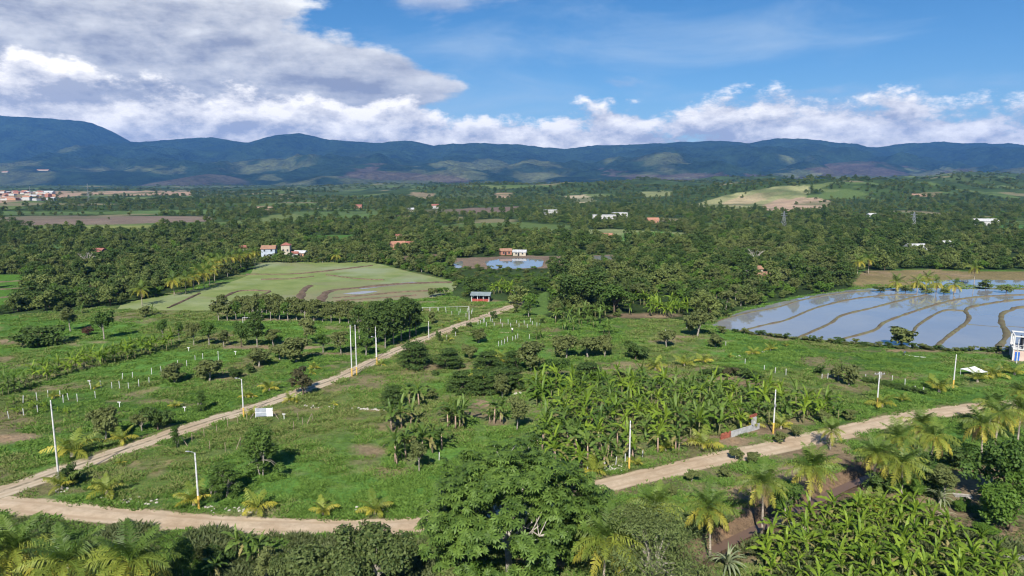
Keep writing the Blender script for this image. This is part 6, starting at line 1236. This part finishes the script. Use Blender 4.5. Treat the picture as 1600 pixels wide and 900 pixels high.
wprot = [SPEC['wood'][0][i] for i in range(5)]+[SPEC['woodflat'][0][i] for i in range(2)]+[SPEC['woodbright'][0][i] for i in range(2)]+[SPEC['woodpale'][0][i] for i in range(2)]+[SPEC['woodtall'][0][i] for i in range(2)]
low_ = (ppx > 695)&(ppx < 858)&(ppy > 417)&(ppy < 464)   # low scrub between the road's end and the small flooded field
size = np.where(low_, size*.62, size); hgt = np.where(low_, hgt*.42, hgt); pick = np.where(low_&(pick > 10), 7, pick)
# the trees that show largest stand as single trees
vis = (np.abs(ppx-800) < 830)
big = np.argsort(np.where(vis, -size*8/pdp, 0))[:250]
sel = np.zeros(n, bool); sel[big] = True
for i in big:
    k = int(pick[i]); tm, cm = wprot[k]; side = ['at the far left edge', 'left of the golden palm row', 'behind the golden palm row', 'behind the rice field', 'behind the red pavilion', 'right of the red pavilion', 'left of the bright banana grove', 'behind the bright banana grove', 'left of the flooded paddies', 'behind the flooded paddies'][int(np.searchsorted([110, 260, 405, 690, 790, 880, 980, 1110, 1330], ppx[i]))]
    kd = 'round dark green tree' if k < 5 else ('flat-crowned dark tree' if k < 7 else ('bright green bushy tree' if k < 9 else ('pale olive-green tree' if k < 11 else 'tall slender dark tree')))
    r = thing('woodland_tree', '%s%s in the wood %s' % ('large ' if size[i] > .98 else ('small ' if size[i] < .78 else ''), kd, side), 'tree', (wx[i], wy[i], wz[i]-.1), kd+'s in the wood '+side, rngW.uniform(0, 6.28), (size[i], size[i], hgt[i])); obj('trunk', tm, r); obj('crown', cm, r)
rest = ~sel
def joined(pair):
    tm, cm = pair; me = cm.copy(); return me
scatter('woodland', np.stack([wx, wy, wz-.3], 1)[rest], rngW.uniform(0, 6.28, n)[rest], np.stack([size, size, hgt], 1)[rest], pick[rest], [c for t, c in wprot], 'dark green woodland covering the valley floor and hills')

# ================================================================== grass and weeds
def tuft(seed, n, h, spread, w, mat):
    rg = np.random.default_rng(seed); V = []; F = []
    for i in range(n):
        a = rg.uniform(0, 6.28); q = spread*math.sqrt(rg.random()); b = np.array((q*math.cos(a), q*math.sin(a), -.03)); t = rg.uniform(0, 6.28); hh = h*rg.uniform(.5, 1.2); sd = np.array((math.cos(t), math.sin(t), 0))*w; ln = np.array((math.cos(a)*.5+rg.normal(0, .3), math.sin(a)*.5+rg.normal(0, .3), 1))*hh
        k = len(V); V += [b-sd, b+sd, b+ln*.55+sd*.8, b+ln-np.array((0, 0, .15*hh)), b+ln*.55-sd*.8]; F += [(k, k+1, k+2, k+4), (k+4, k+2, k+3)]
    return MB().add(V, F).mesh('tuft', mat)
gr_a = leaf_mat('meadow_grass', (0.075, 0.160, 0.026), (0.165, 0.265, 0.050), .25, .6, .15, True, .75); gr_b = leaf_mat('dry_meadow_grass', (0.125, 0.170, 0.042), (0.230, 0.250, 0.085), .25, .7, .15, True, .7); wd_a = leaf_mat('weed_leaves', (0.060, 0.092, 0.028), (0.135, 0.155, 0.060), .25, .6, .2, True, .7)
NG = 260000; d = np.sqrt(rngW.uniform(60**2, 300**2, NG)*1.0); d = 62*(300/62)**(rngW.random(NG)**1.0); a = rngW.uniform(-.80, .80, NG); gx, gy = d*np.tan(a)*.98, d
gxp, gyp, gd = project(gx, gy, 0*gx); dr = np.minimum(poly_dist(gx, gy, ROAD_A)-2.3, poly_dist(gx, gy, ROAD_B)-2.0)
ok = (dr > rngW.normal(0, .22, NG)) & in_poly(gxp, gyp, OPEN) & (poly_dist(gx, gy, CANAL) > 3.2) & (gyp < 1000)
for poly in (PADDY, RICE): ok &= ~in_poly(gxp, gyp, poly)
bb = np.zeros(NG); w1 = vnoise(gx, gy, 14)-.5; w2 = vnoise(gx+50, gy, 3.5)-.5
for cx, cy, rx_, ry_, s in BARE: bb = np.maximum(bb, s*sstep(np.hypot((gxp-cx)/rx_, (gyp-cy)/ry_)+(w1*.75+w2*.55), 1.25, .45))
bb = np.maximum(bb, bare_spots(gx, gy)); ok &= rngW.random(NG) > bb*1.15
clump = fbm(gx, gy, 2.6, 3); ok &= rngW.random(NG) < .25+1.1*sstep(clump, .42, .62)
gx, gy, bb, clump, gd, gyp, gxp = gx[ok], gy[ok], bb[ok], clump[ok], gd[ok], gyp[ok], gxp[ok]; n = len(gx); print('grass', n)
dryp = sstep(fbm(gx+300, gy+100, 22, 4), .44, .66)*.6+bb*.5
pk = np.where(rngW.random(n) < dryp, 3+rngW.integers(0, 2, n), rngW.integers(0, 3, n)); s_ = rngW.uniform(.6, 1.25, n)*(.7+.7*sstep(clump, .4, .7))*(1+gd/260)
scatter('grass', np.stack([gx, gy, 0*gx], 1), rngW.uniform(0, 6.28, n), np.stack([s_, s_, s_*.62], 1), pk, [tuft(i, 16, .30, .42, .05, gr_a) for i in range(3)]+[tuft(10+i, 14, .34, .4, .045, gr_b) for i in range(2)], 'uneven green grass of the meadow')
NWD = 30000; wpx = rngW.uniform(-60, 1660, NWD); wpy = rngW.uniform(806, 1010, NWD); gq = np.array([G(a_, b_)[:2] for a_, b_ in zip(wpx, wpy)]); gx, gy = gq[:, 0], gq[:, 1]
rdA = np.array(ROAD_A); yr = np.interp(gx, rdA[:, 0], rdA[:, 1]); ok = (gy < yr-2.3-rngW.random(NWD)*.5) & (poly_dist(gx, gy, CANAL) > 2.4) & (rngW.random(NWD) < np.where(gx < -3, 1.0, np.where(gx > 14, .32, .12))); gx, gy = gx[ok], gy[ok]; n = len(gx); print('weeds', n)
s_ = rngW.uniform(.6, 1.3, n)*(.45+1.3*sstep(fbm(gx, gy, 6, 3), .35, .65)); scatter('weeds', np.stack([gx, gy, hz(gx, gy)], 1), rngW.uniform(0, 6.28, n), np.stack([s_, s_, s_], 1), rngW.integers(0, 3, n), [tuft(30+i, 22, .55, .45, .07, wd_a) for i in range(3)], 'tall olive weeds on the bank in front of the road')
